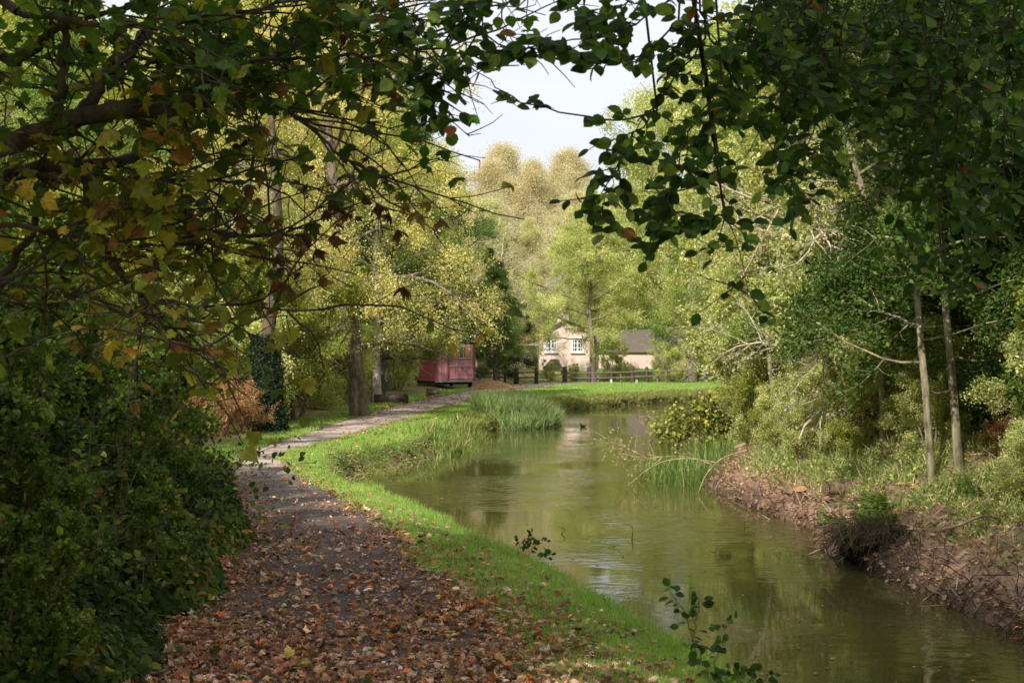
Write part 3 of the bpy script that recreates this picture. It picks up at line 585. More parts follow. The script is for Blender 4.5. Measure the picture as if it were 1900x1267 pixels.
def beech_leaf_twigs(P, k, ln, tw, allp, alld, r=.003, hang=0.0):
    t = .06+.94*rng.random(k); S, T = along(np.repeat(P[None], k, 0), t)
    D = norm(T*.5+rng.normal(size=(k, 3))*np.array((.8, .5, .4))+np.array((0, 0, hang)))
    P2 = shoot(S, D, ln*(.5+.8*rng.random(k)), 7, .13, -.03)
    tubes(tw, P2, np.full((k, 1), r)*np.linspace(1.1, .4, 7)[None], 4, (.09, .065, .045))
    tt = np.linspace(.12, 1, 7)
    for j, q in enumerate(tt):
        a, d = along(P2, np.full(k, q)); allp.append(a); s = norm(np.cross(d, (0, 0, 1.)))*(1 if j % 2 else -1)
        alld.append(norm(d*.7+s*.9 if j < 6 else d))
    return P2
def beech():
    global rng
    rng = np.random.default_rng(202)
    bx, by = 5.9, 3.2; z0 = H1(bx, by)
    root = thing('beech_tree', 'shaded beech whose drooping sprays of oval leaves hang over the canal at the upper right', 'tree', (bx, by, z0))
    bark = (.13, .11, .09); tb = MB()
    tp = pline([(bx, by, z0-.2), (bx, by, z0+2), (bx-.2, by+.1, z0+4.5), (bx-.1, by+.2, z0+7), (bx-.3, by+.2, z0+10)], 16)
    tubes(tb, tp, np.linspace(.28, .06, 16), 12, bark); tb.build('trunk', M_bark, root)
    crown_limb = pline([tp[7], (4.4, 4.0, 4.6), (2.6, 4.8, 4.5), (1.0, 5.1, 4.1), (0.2, 5.3, 3.8), (-.5, 5.3, 3.6)], 24)
    m = MB(); tubes(m, crown_limb, np.linspace(.11, .015, 24), 9, bark); m.build('branch', M_bark, root)
    limb2 = pline([tp[8], (4.6, 4.6, 5.2), (3.2, 5.8, 4.8), (2.2, 6.2, 4.3)], 18)
    m = MB(); tubes(m, limb2, np.linspace(.09, .015, 18), 9, bark); m.build('branch', M_bark, root)
    limb3 = pline([tp[5], (4.8, 4.3, 3.7), (3.6, 5.2, 3.5), (2.6, 5.6, 3.4)], 18)
    m = MB(); tubes(m, limb3, np.linspace(.08, .012, 18), 9, bark); m.build('branch', M_bark, root)
    strands = [
        ([(1315, -120, 5.0), (1292, 0, 5.0), (1300, 70, 5.0), (1312, 150, 5.0), (1330, 280, 5.0), (1345, 400, 5.0), (1375, 470, 5.0), (1388, 550, 5.0)], 30, .22),
        ([(1300, 20, 5.0), (1345, 120, 5.1), (1390, 195, 5.1), (1425, 260, 5.1), (1462, 325, 5.1), (1500, 380, 5.1)], 18, .16),
        ([(1620, -60, 5.2), (1580, 0, 5.2), (1560, 90, 5.2), (1530, 190, 5.2), (1500, 270, 5.2), (1487, 335, 5.2)], 20, .2),
        ([(1310, 70, 5.0), (1260, 140, 5.0), (1210, 205, 5.0), (1160, 280, 5.0), (1130, 350, 5.0), (1110, 400, 5.0)], 26, .18),
        ([(1340, 150, 5.0), (1290, 230, 4.9), (1250, 320, 4.9), (1230, 420, 4.9)], 16, .18),
        ([(1290, -20, 5.0), (1200, 30, 4.8), (1130, 60, 4.7), (1060, 72, 4.6), (980, 90, 4.6), (930, 100, 4.6)], 26, .17),
        ([(1260, 40, 5.0), (1180, 100, 4.9), (1110, 110, 4.9), (1050, 95, 4.9)], 14, .13),
        ([(1220, 205, 5.0), (1150, 225, 4.9), (1050, 208, 4.8), (960, 185, 4.8), (910, 152, 4.8), (860, 110, 4.8)], 9, .1),
        ([(1200, -60, 4.8), (1080, -20, 4.7), (900, 10, 4.6), (840, 60, 4.6), (790, 120, 4.6), (820, 190, 4.6)], 24, .2),
        ([(1000, -60, 4.6), (860, 10, 4.6), (760, 40, 4.6), (730, 110, 4.6)], 26, .2),
        ([(900, 10, 4.6), (870, 90, 4.6), (830, 150, 4.6), (800, 220, 4.6)], 14, .15),
        ([(1200, -40, 5.0), (1150, 10, 5.0), (1100, 40, 5.0)], 12, .15),
        ([(1345, 400, 5.0), (1300, 410, 5.0), (1250, 430, 5.0)], 7, .1),
        ([(1340, 330, 5.0), (1290, 340, 5.0), (1240, 370, 5.0), (1220, 430, 5.0)], 9, .14),
    ]
    r2 = np.random.default_rng(33)
    for i in range(40):
        x = 1390+520*r2.random(); y1 = np.interp(x, [1390, 1450, 1520, 1700, 1800, 1900], [120, 300, 310, 430, 620, 780])*(.4+.7*r2.random()**1.3); d = 4.9+1.6*r2.random()
        dx = r2.normal()*40-20
        strands.append(([(x+20-dx, -150, d), (x, y1*.15, d), (x+dx*.4, y1*.5, d), (x+dx, y1, d)], int(6+y1/26), .22))
    tw = MB(); allp = []; alld = []
    limbs = np.concatenate([crown_limb, limb2, limb3])
    for l, k, ln in strands:
        P = pix(l, 20); P[1:-1] += rng.normal(size=(18, 3))*.006
        tubes(tw, P, np.linspace(.0045, .0016, 20), 5, (.08, .055, .04))
        j = np.argmin(np.linalg.norm(limbs-P[0]-np.array((.3, 0, .3)), axis=1)); a = limbs[j]
        tubes(tw, pline([a, (a+P[0])/2+np.array((.0, 0, .12)), P[0]], 8), np.linspace(.008, .0045, 8), 5, (.08, .055, .04))
        beech_leaf_twigs(P, k, ln, tw, allp, alld)
    # leafy fill along the limbs above the frame
    for P, k in ((crown_limb, 45), (limb2, 45), (limb3, 15)):
        beech_leaf_twigs(P, k, .7, tw, allp, alld, .004, -.1)
    tw.build('twigs', M_bark, root)
    A = np.concatenate(allp); D = np.concatenate(alld); keep = rng.random(len(A)) < .84
    px = 950+A[:, 0]/A[:, 1]*F; py = HZ-(A[:, 2]-EYE)/A[:, 1]*F
    gap = (px > 840) & (px < 1085) & (py > 118) & (py < 700) & (rng.random(len(A)) > .42)
    low = (py > 600) | ((px > 925) & (px < 1050) & (py < 66) & (rng.random(len(A)) > .25))
    A = A[keep & ~gap & ~low]; D = D[keep & ~gap & ~low]; n = len(A)
    Nn = norm(rng.normal(size=(n, 3))*.55+np.array((0, -.75, .75))); sz = .04+.032*rng.random(n)
    mb = MB(); leaves(mb, A, sz, T_oval(.74, .06), pal(beech_pal, n), D+rng.normal(size=(n, 3))*.25+np.array((0, 0, -.25)), Nn)
    mb.build('foliage', M_near, root)
    k = 14000; p = rng.normal(size=(k, 3))*np.array((2.4, 1.9, 1.0))+np.array((bx-3.2, by-5.0, z0+7.6))  # unseen leaf mass added overhead to shade the near water and bank
    up = MB(); leaves(up, p, .09*(.6+.6*rng.random(k)), T_diamond(.8), pal(beech_pal, k)); up.build('foliage', M_leaf, root)
beech()

# ------------------------------------------------------------------ bramble mass on the left
def bramble(name, label, cx, cy, rx, ry, hh, n, palette, group=None, lsz=.05, seed=0):
    global rng
    rng = np.random.default_rng(seed)
    z0 = H1(cx, cy); root = thing(name, label, 'shrub', (cx, cy, z0), group=group)
    def top(u, v): return hh*np.clip(1-(u*u+v*v), 0, 1)**.8*(.1+1.75*fbm((cx+u*rx)*2.1, (cy+v*ry)*2.1, 71))
    a = rng.random(n)*2*math.pi; q = np.sqrt(rng.random(n)); u = q*np.cos(a); v = q*np.sin(a)
    x = cx+u*rx; y = cy+v*ry; g = height(x, y)
    z = g+top(u, v)*(1-.55*rng.random(n)**1.6)+.02
    P = np.stack([x, y, z], 1)
    cl = fbm(x*3, y*3+z*3, 77)
    Nn = norm(np.stack([u*.8, v*.8-.35, np.full(n, .7)], 1)+rng.normal(size=(n, 3))*.5)
    mb = MB(); sz = lsz*(.4+1.25*rng.random(n)**1.5)
    leaves(mb, P, sz, T_oval(.72, .12), pal(palette, n, .2, sst(.35, .65, cl)), rng.normal(size=(n, 3))+np.array((0, -.3, -.5)), Nn)
    st = MB(); k = int(40*rx*ry+30); S = np.stack([cx+(rng.random(k)-.5)*rx*1.3, cy+(rng.random(k)-.5)*ry*1.3, np.zeros(k)], 1); S[:, 2] = height(S[:, 0], S[:, 1])
    P1 = shoot(S, rng.normal(size=(k, 3))*.45+np.array((0, 0, 1.1)), hh*(.8+.95*rng.random(k)), 9, .14, -.13)
    tubes(st, P1, np.full((k, 1), .004)*np.linspace(1.2, .5, 9)[None], 4, (.14, .09, .05)); st.build('stems', M_bark, root)
    a_, d_ = along(np.repeat(P1, 22, 0), .3+.7*rng.random(k*22)); a_ = a_+rng.normal(size=a_.shape)*.05; nn_ = len(a_)
    leaves(mb, a_, lsz*(.6+.7*rng.random(nn_)), T_oval(.72, .12), pal(palette, nn_, .2, np.clip(rng.random(nn_)*.8+.2, 0, 1)), rng.normal(size=(nn_, 3))+np.array((0, 0, -.4)), norm(rng.normal(size=(nn_, 3))*.6+np.array((0, -.3, .7))))
    mb.build('leaves', M_near, root); return root
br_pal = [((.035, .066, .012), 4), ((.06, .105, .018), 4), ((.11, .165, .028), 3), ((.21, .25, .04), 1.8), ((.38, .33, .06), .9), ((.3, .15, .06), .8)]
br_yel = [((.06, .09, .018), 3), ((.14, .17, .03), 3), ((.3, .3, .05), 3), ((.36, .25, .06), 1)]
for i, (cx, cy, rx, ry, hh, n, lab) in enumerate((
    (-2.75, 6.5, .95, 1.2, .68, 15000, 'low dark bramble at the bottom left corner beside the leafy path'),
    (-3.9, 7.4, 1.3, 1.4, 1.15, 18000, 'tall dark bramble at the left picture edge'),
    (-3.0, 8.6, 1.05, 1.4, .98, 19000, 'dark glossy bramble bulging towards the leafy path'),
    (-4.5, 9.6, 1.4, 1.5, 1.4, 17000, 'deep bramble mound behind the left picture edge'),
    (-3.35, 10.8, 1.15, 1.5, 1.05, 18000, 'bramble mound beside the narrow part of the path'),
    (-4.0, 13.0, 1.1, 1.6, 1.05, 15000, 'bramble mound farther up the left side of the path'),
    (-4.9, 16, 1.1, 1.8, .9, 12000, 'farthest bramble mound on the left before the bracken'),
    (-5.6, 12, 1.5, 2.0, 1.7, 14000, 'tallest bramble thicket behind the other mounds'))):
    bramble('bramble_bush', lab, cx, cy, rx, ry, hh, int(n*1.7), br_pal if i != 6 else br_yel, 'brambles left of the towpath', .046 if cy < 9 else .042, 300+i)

# ------------------------------------------------------------------ ferns and bracken
_db = make_tree(seed=90, name='bracken_clump', label='x x x x', cat='bracken', Hh=1.15, Rr=.85, palette=[((.45, .24, .12), 4), ((.6, .36, .2), 3), ((.28, .14, .08), 3)], base=.05, tr=.012, stems=9, n1=22, n2=6, n3=5, leafn=9000, lsize=.05, sig=.04, lw=.45, bark=(.4, .22, .12), elev=(0, 60), thin=.35)
_dbu = [False]
def bracken_at(label, x, y, sc, rz, group):
    o = _db
    if _dbu[0]: return dup(_db, (x, y, H1(x, y)), rz, (sc, sc, sc), label, group)
    _dbu[0] = True; o.location = (x, y, H1(x, y)); o.rotation_euler = (0, 0, rz); o.scale = (sc, sc, sc); o['label'] = label; o['group'] = group; return o
def frond_bush(name, label, x, y, n, ln, palette, seed, cat='fern', group=None, sc=1, z=None):
    global rng
    rng = np.random.default_rng(seed); z0 = H1(x, y) if z is None else z; root = thing(name, label, cat, (x, y, z0), group=group)
    S = np.array((x, y, z0))+rng.normal(size=(n, 3))*np.array((.12*sc, .12*sc, 0)); az = rng.random(n)*6.28
    D = np.stack([np.cos(az), np.sin(az), 1.2+rng.random(n)*1.6], 1)
    P = shoot(S, D, ln*(.6+.5*rng.random(n)), 14, .05, -.075); st = MB(); tubes(st, P, np.full((n, 1), .004)*np.linspace(1.2, .3, 14)[None], 3, palette[0][0]); st.build('stems', M_leaf, root)
    mb = MB()
    for t in np.linspace(.2, .98, 22):
        a, d = along(P, np.full(n, t)); s = norm(np.cross(d, (0, 0, 1.)))
        for sg in (1, -1):
            w = ln*.26*math.sin(math.pi*(t*.85+.12))*(.8+.4*rng.random(n))
            leaves(mb, a, w, T_diamond(.24, .05), pal(palette, n), s*sg+d*.35+rng.normal(size=(n, 3))*.1, norm(np.cross(d, s)*-1+rng.normal(size=(n, 3))*.2+np.array((0, 0, .6))))
    mb.build('fronds', M_leaf, root); return root
bracken = [((.45, .24, .12), 4), ((.6, .36, .2), 3), ((.3, .15, .08), 3)]
fernp = [((.14, .22, .04), 3), ((.2, .27, .06), 3)]
for i, (px, py, n, ln) in enumerate(((350, 800, 26, 1.15), (400, 812, 26, 1.0), (440, 806, 20, .9), (375, 785, 26, 1.3))):
    p = PG(px, py); bracken_at(['leftmost rusty bracken clump left of the path bend', 'rusty bracken clump nearest the path bend', 'pale rusty bracken clump beside the ivy clad trunk', 'tall rusty bracken clump behind the others'][i], p[0], p[1], ln, i*1.7, 'rusty bracken left of the path bend')
for i, (px, py, z, n, ln) in enumerate(((1885, 825, .5, 26, .6), (1915, 800, .6, 26, .8), (1865, 850, .45, 16, .42))):
    p = PG(px, py, z); bracken_at(['dead bracken clump below the leaning stub on the right bank', 'dead bracken clump at the right picture edge', 'small dead bracken clump low on the right bank'][i], p[0], p[1], ln, i*1.7+.6, 'dead bracken on the right bank')
for i, (px, py, z, n, ln) in enumerate(((1625, 925, .12, 14, .5), (1790, 925, .2, 8, .35), (1560, 880, .3, 8, .3))):
    p = PG(px, py, z); frond_bush('fern', ['bright green fern above the dark earth overhang', 'small fern near the right picture edge on the bank', 'small fern beside the cut logs'][i], p[0], p[1], n, ln, fernp, 420+i)

# ------------------------------------------------------------------ grass, sedge, reeds
def blades(mb, P, h, w, palette, lean=.35, two=True, clump=None, bend=.25):
    n = len(P); up = norm(rng.normal(size=(n, 3))*lean+np.array((0, 0, 1.))); Nn = norm(rng.normal(size=(n, 3))*np.array((1, 1, .1)))
    Nn = norm(Nn-(Nn*up).sum(1, keepdims=True)*up)
    leaves(mb, P, h, T_blade(1, bend) if two else T_tri(1, bend), pal(palette, n, .2, clump), up, Nn, wscale=w/h)
def left_grass():
    global rng
    rng = np.random.default_rng(61)
    gp = [((.22, .35, .07), 4), ((.34, .5, .11), 5), ((.48, .62, .18), 3), ((.66, .64, .3), 1.4)]  # blade colours lifted to stand for stronger sun on the verge
    n = 620000; y = 4.5*np.exp(rng.random(n)*math.log(85/4.5)); l, r = path_lr(y)
    wid = np.interp(y, [4, 10, 20, 30, 40, 60, 90], [2.3, 2.2, 2.6, 4.5, 6, 13, 40])
    x = r-.15+wid*rng.random(n)
    q = rng.random(n) < .12; x = np.where(q & (y > 17), l-1.6*rng.random(n)**1.5, x)
    d, side = sdist(x, y); nn = fbm(x*1.2, y*1.2, 81)
    soft = sst(17, 21, y)*(1-sst(29, 34, y))
    far = sst(45, 52, y)
    ok = (~side) & (d > .0+.75*soft*(.2+nn)+far*.6*nn)
    lo = sst(-.12, .2, x-r+(nn-.5)*.5)
    ok &= (rng.random(n) < np.where(x > (l+r)/2, lo, 1-sst(.4, 1.5, l-x)))
    x = x[ok]; y = y[ok]; d = d[ok]; nn = nn[ok]; n = len(x)
    z = height(x, y)-.004; h = (.03+.045*rng.random(n))*(1+.9*sst(.45, .05, d))*(.7+.7*nn); h *= np.interp(y, [4, 30, 80], [1, 1.2, 1.6])
    w = np.clip(.0022+.00042*y, 0, .03)
    mb = MB(); blades(mb, np.stack([x, y, z], 1), h, w, gp, .45, False, fbm(x*2.5, y*2.5, 84))
    tag(mb.build('bank_grass', M_grass), 'short bright green grass along the canal bank', 'grass', kind='stuff')
    # grass tufts in the middle of the path
    p = PG(500, 968); k = 2600; a = rng.normal(size=(k, 2))*np.array((.26, .5)); x = p[0]+a[:, 0]; y = p[1]+a[:, 1]*1.2
    keep = fbm(x*6, y*6, 4) > .48; x = x[keep]; y = y[keep]
    mb = MB(); blades(mb, np.stack([x, y, height(x, y)], 1), .03+.03*rng.random(len(x)), .005, gp, .5, False)
    tag(mb.build('path_grass', M_grass), 'small patch of grass growing in the gravel path', 'grass', kind='stuff')
left_grass()
def right_cover():
    global rng
    rng = np.random.default_rng(62)
    # scrubby ground plants and grass of the right bank
    cp = [((.16, .24, .055), 4), ((.32, .4, .11), 4), ((.56, .56, .24), 2.4), ((.66, .55, .33), 1.8)]
    n = 230000; y = 6*np.exp(rng.random(n)*math.log(60/6)); base = np.interp(y, [p[1] for p in RIGHT[::-1]], [p[0] for p in RIGHT[::-1]])
    x = base+.3+np.interp(y, [6, 60], [3.2, 6])*rng.random(n); d, side = sdist(x, y); nn = fbm(x*1.1, y*1.1, 91)
    ok = side & (d > .45) & (rng.random(n) < sst(.35, 1.5, d)*(.5+sst(.4, .55, nn))); x = x[ok]; y = y[ok]; nn = nn[ok]; n = len(x)
    z = height(x, y)+.12*rng.random(n)*nn*2; g = rng.random(n) < .55
    mb = MB(); P = np.stack([x, y, z], 1)
    blades(mb, P[g]-np.array((0, 0, .03)), .07+.14*rng.random(g.sum())*nn[g]*1.6, .003+.0006*y[g], cp, .6, False)
    g = ~g; leaves(mb, P[g], (.022+.0012*y[g])*(.7+.8*rng.random(g.sum())), T_diamond(.8), pal(cp, g.sum()))
    tag(mb.build('bank_undergrowth', M_leaf), 'mixed ivy, grass and low plants covering the right bank', 'undergrowth', kind='stuff')
    # dead grass / twiggy litter
    n = 17000; y = 6*np.exp(rng.random(n)*math.log(60/6)); base = np.interp(y, [p[1] for p in RIGHT[::-1]], [p[0] for p in RIGHT[::-1]])
    x = base+4*rng.random(n)**1.3; d, side = sdist(x, y); ok = side & (d > .0); x = x[ok]; y = y[ok]; n = len(x)
    P = np.stack([x, y, height(x, y)+.01], 1); D = rng.normal(size=(n, 3))*np.array((1, 1, .35)); D[:, 2] += .15
    mb = MB(); leaves(mb, P, .1+.3*rng.random(n)**2, T_diamond(1, .02), pal([((.32, .24, .15), 3), ((.18, .12, .075), 4), ((.52, .43, .28), 1.5)], n), D, None, wscale=np.full(n, .035))
    n = 24000; y = 6*np.exp(rng.random(n)*math.log(50/6)); base = np.interp(y, [p[1] for p in RIGHT[::-1]], [p[0] for p in RIGHT[::-1]])
    x = base+3.4*rng.random(n)**1.2; d, side = sdist(x, y); ok = side & (d > .0); x = x[ok]; y = y[ok]; n = len(x)
    leaves(mb, np.stack([x, y, height(x, y)+.015], 1), .035+.04*rng.random(n), T_diamond(.7, .15), pal([((.4, .23, .14), 4), ((.22, .12, .075), 3), ((.56, .38, .25), 3), ((.5, .4, .12), .5)], n), None, None)
    # roots and hanging stems along the waterline
    n = 1100; y = 6*np.exp(rng.random(n)*math.log(40/6)); base = np.interp(y, [p[1] for p in RIGHT[::-1]], [p[0] for p in RIGHT[::-1]]); x = base+.03+.4*rng.random(n)
    d, side = sdist(x, y); ok = side & (fbm(x*2, y*2, 19) > .4); x = x[ok]; y = y[ok]; n = len(x); S = np.stack([x, y, height(x, y)+.01], 1)
    P = shoot(S, rng.normal(size=(n, 3))*.7+np.array((-.7, -.2, .1)), .12+.35*rng.random(n)**2, 6, .3, -.12); tubes(mb, P, np.full((n, 1), .0055)*np.linspace(1.1, .4, 6)[None], 4, (.13, .09, .06), colvar=.5)
    tag(mb.build('bank_litter', M_litter), 'dry leaves and twigs scattered over the right bank', 'leaf litter', kind='stuff')
right_cover()
def clump(name, label, pts, h, w, palette, cat, seed, lean=.22, bend=.35, kind=None):
    global rng
    rng = np.random.default_rng(seed); P = np.asarray(pts); c = P.mean(0); root = thing(name, label, cat, (c[0], c[1], P[:, 2].min()))
    mb = MB(); n = len(P); blades(mb, P, h*(.55+.6*rng.random(n)), w*(.7+.6*rng.random(n)), palette, lean, True, None, bend); mb.build('blades', M_grass, root); return root
rg2 = np.random.default_rng(9)
sedge = [((.26, .37, .14), 4), ((.36, .46, .2), 3), ((.18, .28, .08), 3), ((.5, .5, .28), 1.8)]
n = 15000; a = rg2.random(n)*6.28; q = np.sqrt(rg2.random(n)); x = .15+q*np.cos(a)*1.35+.15*np.sin(a)*q; y = 40.6+q*np.sin(a)*3.6; x = x+(y-40.6)*-.03
clump('sedge_clump', 'large clump of grey green sedge at the canal bend', np.stack([x, y, np.maximum(height(x, y), WZ-.05)], 1), .58, .02, sedge, 'sedge', 501, .28, .4)
reedp = [((.1, .22, .04), 4), ((.17, .3, .06), 3), ((.34, .36, .14), 2)]
for i, (px, py, rx, ry, n, h) in enumerate(((1265, 893, .55, .9, 260, .55), (1310, 870, .5, 1.3, 220, .55), (1345, 850, .5, 1.6, 200, .55), (1230, 882, .3, .7, 70, .42))):
    p = PG(px, py, WZ); x = p[0]+rg2.normal(size=n)*rx*.55; y = p[1]+rg2.normal(size=n)*ry*.55
    clump('reed_clump', ['densest bright green reeds standing in the water off the right bank', 'reeds in the water just behind the densest clump', 'farthest reeds by the right bank', 'sparse reeds farthest out in the water'][i], np.stack([x, y, np.full(n, WZ-.03)], 1), h, .012, reedp, 'reeds', 510+i, .18, .3)
# herb clumps on the left bank point
herb = [((.2, .28, .07), 3), ((.3, .36, .1), 3), ((.14, .2, .05), 3), ((.55, .42, .2), 1)]
for i, (px, py, n, h) in enumerate(((850, 818, 1100, .42), (815, 815, 300, .3), (885, 797, 500, .4), (840, 838, 350, .36))):
    p = PG(px, py, -.2); x = p[0]+rg2.normal(size=n)*.28; y = p[1]+rg2.normal(size=n)*.7
    clump('waterside_herb', ['tall leafy herbs on the left bank point', 'low herbs left of the tall ones on the bank point', 'herbs between the bank point and the sedge', 'arching grass tuft at the water edge of the bank point'][i], np.stack([x, y, height(x, y)], 1), h, .022, herb if i != 3 else reedp, 'plant', 520+i, .35, .4)
# tufts hanging over the left and far bank face
def bank_face():
    global rng
    rng = np.random.default_rng(63)
    tp = [((.25, .32, .08), 3), ((.4, .4, .15), 3), ((.52, .45, .22), 2), ((.14, .18, .05), 2)]
    Lp = np.array(LEFT); seg = []; 
    for a, b in zip(Lp[:-1], Lp[1:]):
        if b[1] < 18: continue
        L = np.hypot(*(b-a)); k = int(min(L, 14)*(420 if b[1] < 36 else 2200)); t = rng.random(k)[:, None]; seg.append(a+(b-a)*t)
    P = np.concatenate(seg); nrm = rng.random(len(P))*np.interp(P[:, 1], [18, 22, 30, 50], [.6, .8, .7, .9]); P = P+np.stack([-nrm, nrm*.6*(P[:, 1] > 36)], 1)
    n = fbm(P[:, 0]*1.8, P[:, 1]*1.8, 95); d, s = sdist(P[:, 0], P[:, 1]); ok = (d > -.05) & (~s) & (n > np.where(P[:, 1] > 36, .36, .42)); P = P[ok]; nn = n[ok]
    k = len(P); z = height(P[:, 0], P[:, 1]); D = norm(rng.normal(size=(k, 3))*.6+np.array((.5, -.5, -.1)))
    mb = MB(); leaves(mb, np.stack([P[:, 0], P[:, 1], z+.05*rng.random(k)], 1), .07+.1*rng.random(k)+.06*(P[:, 1] > 36), T_blade(1, .3), pal(tp, k, .25, sst(.4, .6, fbm(P[:, 0]*3, P[:, 1]*3, 96))), D, None, wscale=np.full(k, .09))
    tag(mb.build('bank_tufts', M_grass), 'rough tufts of grass hanging over the worn bank edge', 'grass', kind='stuff')
bank_face()

# ------------------------------------------------------------------ fallen leaves
def litter():
    global rng
    rng = np.random.default_rng(64)
    fp = [((.4, .21, .11), 4), ((.48, .29, .19), 3), ((.2, .1, .06), 3), ((.65, .46, .32), 2.4), ((.58, .2, .06), 2), ((.6, .48, .12), .4), ((.16, .19, .06), .3)]
    n = 150000; y = 4.6+rng.random(n)**1.35*16; l, r = path_lr(y); x = l-1.0+(r-l+2.3)*rng.random(n)
    d, side = sdist(x, y); nn = fbm(x*1.6, y*1.6, 101)
    inp = (x > l) & (x < r); c = (x-l)/(r-l)
    p = np.interp(y, [4, 7, 8.5, 10, 12, 14, 17, 20.5], [1, .9, .6, .34, .2, .12, .07, .0])*np.where(inp, 1-np.interp(y, [6, 9, 12], [.1, .5, .75])*np.exp(-((c-.52)/.24)**2), 1)*(.45+1.1*sst(.35, .6, nn))
    p = np.where(x > r, p*np.exp(-(x-r)*2.2)*.6, p); ok = (d > .05) & (~side) & (rng.random(n) < p)
    x = x[ok]; y = y[ok]; n = len(x)
    z = height(x, y)+.02+.035*rng.random(n)
    Nn = norm(rng.normal(size=(n, 3))*.33+np.array((0, 0, 1))); sz = .015+.052*rng.random(n)**1.9
    mb = MB(); h = rng.random(n)
    for lo, hi, cup in ((0, .4, .15), (.4, .65, .6), (.65, .85, -.5), (.85, 1, 1.1)):
        s = (h >= lo) & (h < hi); leaves(mb, np.stack([x, y, z], 1)[s], sz[s], T_maple(cup*1.3), pal(fp, s.sum(), .32), None, Nn[s], wscale=.35+.7*rng.random(s.sum()))
    # small leaves and crumbs everywhere along the path
    n = 90000; y = 4.6*np.exp(rng.random(n)*math.log(80/4.6)); l, r = path_lr(y); x = l-.5+(r-l+.9)*rng.random(n); d, side = sdist(x, y); c = (x-l)/(r-l)
    nn = fbm(x*1.3, y*1.3, 103); edge = np.minimum(abs(c), abs(1-c)); p = (.25+.75*np.exp(-edge*7))*np.interp(y, [4, 12, 18, 26, 32, 40, 60], [1, .8, .55, .3, .6, 1, .4])*(.3+sst(.4, .6, nn))
    ok = (d > .1) & (~side) & (rng.random(n) < p); x = x[ok]; y = y[ok]; n = len(x)
    leaves(mb, np.stack([x, y, height(x, y)+.012], 1), (.018+.0011*y)*(.6+.9*rng.random(n)), T_diamond(.7, .15), pal(fp, n, .25), None, norm(rng.normal(size=(n, 3))*.4+np.array((0, 0, 1))))
    # a sprinkle on the grass
    n = 2600; y = 5*np.exp(rng.random(n)*math.log(45/5)); l, r = path_lr(y); x = r+2.2*rng.random(n)**1.6; d, side = sdist(x, y); ok = (d > .2) & (~side); x = x[ok]; y = y[ok]; n = len(x)
    leaves(mb, np.stack([x, y, height(x, y)+.045], 1), .03+.04*rng.random(n), T_maple(.6), pal(fp, n, .25), None, norm(rng.normal(size=(n, 3))*.4+np.array((0, 0, 1))))
    tag(mb.build('fallen_leaves', M_litter), 'brown and orange fallen leaves covering the near path', 'fallen leaves', kind='stuff')
    n = 420; y = 7*np.exp(rng.random(n)*math.log(45/7)); x = np.interp(y, [p[1] for p in LEFT], [p[0] for p in LEFT])+rng.random(n)**1.5*6; d, s = sdist(x, y); ok = d < -.05; x = x[ok]; y = y[ok]; n = len(x)
    mb = MB(); leaves(mb, np.stack([x, y, np.full(n, WZ+.006)], 1), .02+.03*rng.random(n), T_diamond(.7, .05), pal(fp, n), None, np.tile((0, 0, 1.), (n, 1))+rng.normal(size=(n, 3))*.08)
    tag(mb.build('floating_leaves', M_litter), 'small fallen leaves floating on the canal', 'fallen leaves', kind='stuff')
litter()

# ------------------------------------------------------------------ small plants by the near water edge
def sapling(name, label, stems, leafsz, palette, seed, cat='sapling', per=7, bark=(.2, .15, .09), r=.005, tw=.1, oval=.8, group=None, mat=None, jit=.02):
    global rng
    rng = np.random.default_rng(seed); first = stems[0][0]; root = thing(name, label, cat, first, group=group)
    st = MB(); A = []; Ds = []
    for l in stems:
        P = pline(l, 12); P[1:-1] += rng.normal(size=(10, 3))*jit*.3; tubes(st, P, np.linspace(r, r*.35, 12), 5, bark)
        k = per; t = np.linspace(.3, .98, k); S, T = along(np.repeat(P[None], k, 0), t); D = norm(T*.6+rng.normal(size=(k, 3))*.7)
        P2 = shoot(S, D, np.full(k, tw)*(.5+rng.random(k)), 4, .15, 0); tubes(st, P2, np.full((k, 1), r*.3)*np.ones((1, 4)), 3, bark)
        for q in (.4, .7, 1):
            a, d = along(P2, np.full(k, q)); A.append(a); Ds.append(norm(d+rng.normal(size=d.shape)*.6))
    A = np.concatenate(A); Ds = np.concatenate(Ds); n = len(A); st.build('stem', M_bark, root)
    mb = MB(); leaves(mb, A, leafsz*(.6+.6*rng.random(n)), T_oval(oval, .05), pal(palette, n), Ds, norm(rng.normal(size=(n, 3))*.6+np.array((0, -.5, .6)))); mb.build('leaves', mat or M_near, root); return root
ald = [((.045, .09, .018), 4), ((.07, .13, .025), 3)]
D = 7.5
sapling('alder_sapling', 'young alder with round leaves standing at the near bank edge', [[PD(1290, 1215, D), PD(1280, 1170, D), PD(1268, 1130, D), PD(1245, 1100, D)], [PD(1285, 1190, D), PD(1290, 1150, D), PD(1300, 1112, D)]], .055, ald, 601, per=6)
D = 7.0
sapling('alder_sapling', 'second young alder low at the bottom edge by the water', [[PD(1325, 1290, D), PD(1325, 1235, D), PD(1335, 1190, D), PD(1345, 1155, D)], [PD(1320, 1285, D), PD(1310, 1240, D), PD(1300, 1215, D)], [PD(1335, 1290, D), PD(1350, 1262, D), PD(1380, 1245, D)]], .05, ald, 602, per=8)
D = 6.9
sapling('alder_sapling', 'small leafy shoot rightmost at the bottom edge by the water', [[PD(1400, 1300, D), PD(1415, 1265, D), PD(1430, 1240, D)], [PD(1395, 1300, D), PD(1385, 1262, D)]], .04, ald, 603, per=6)
D = 11.4
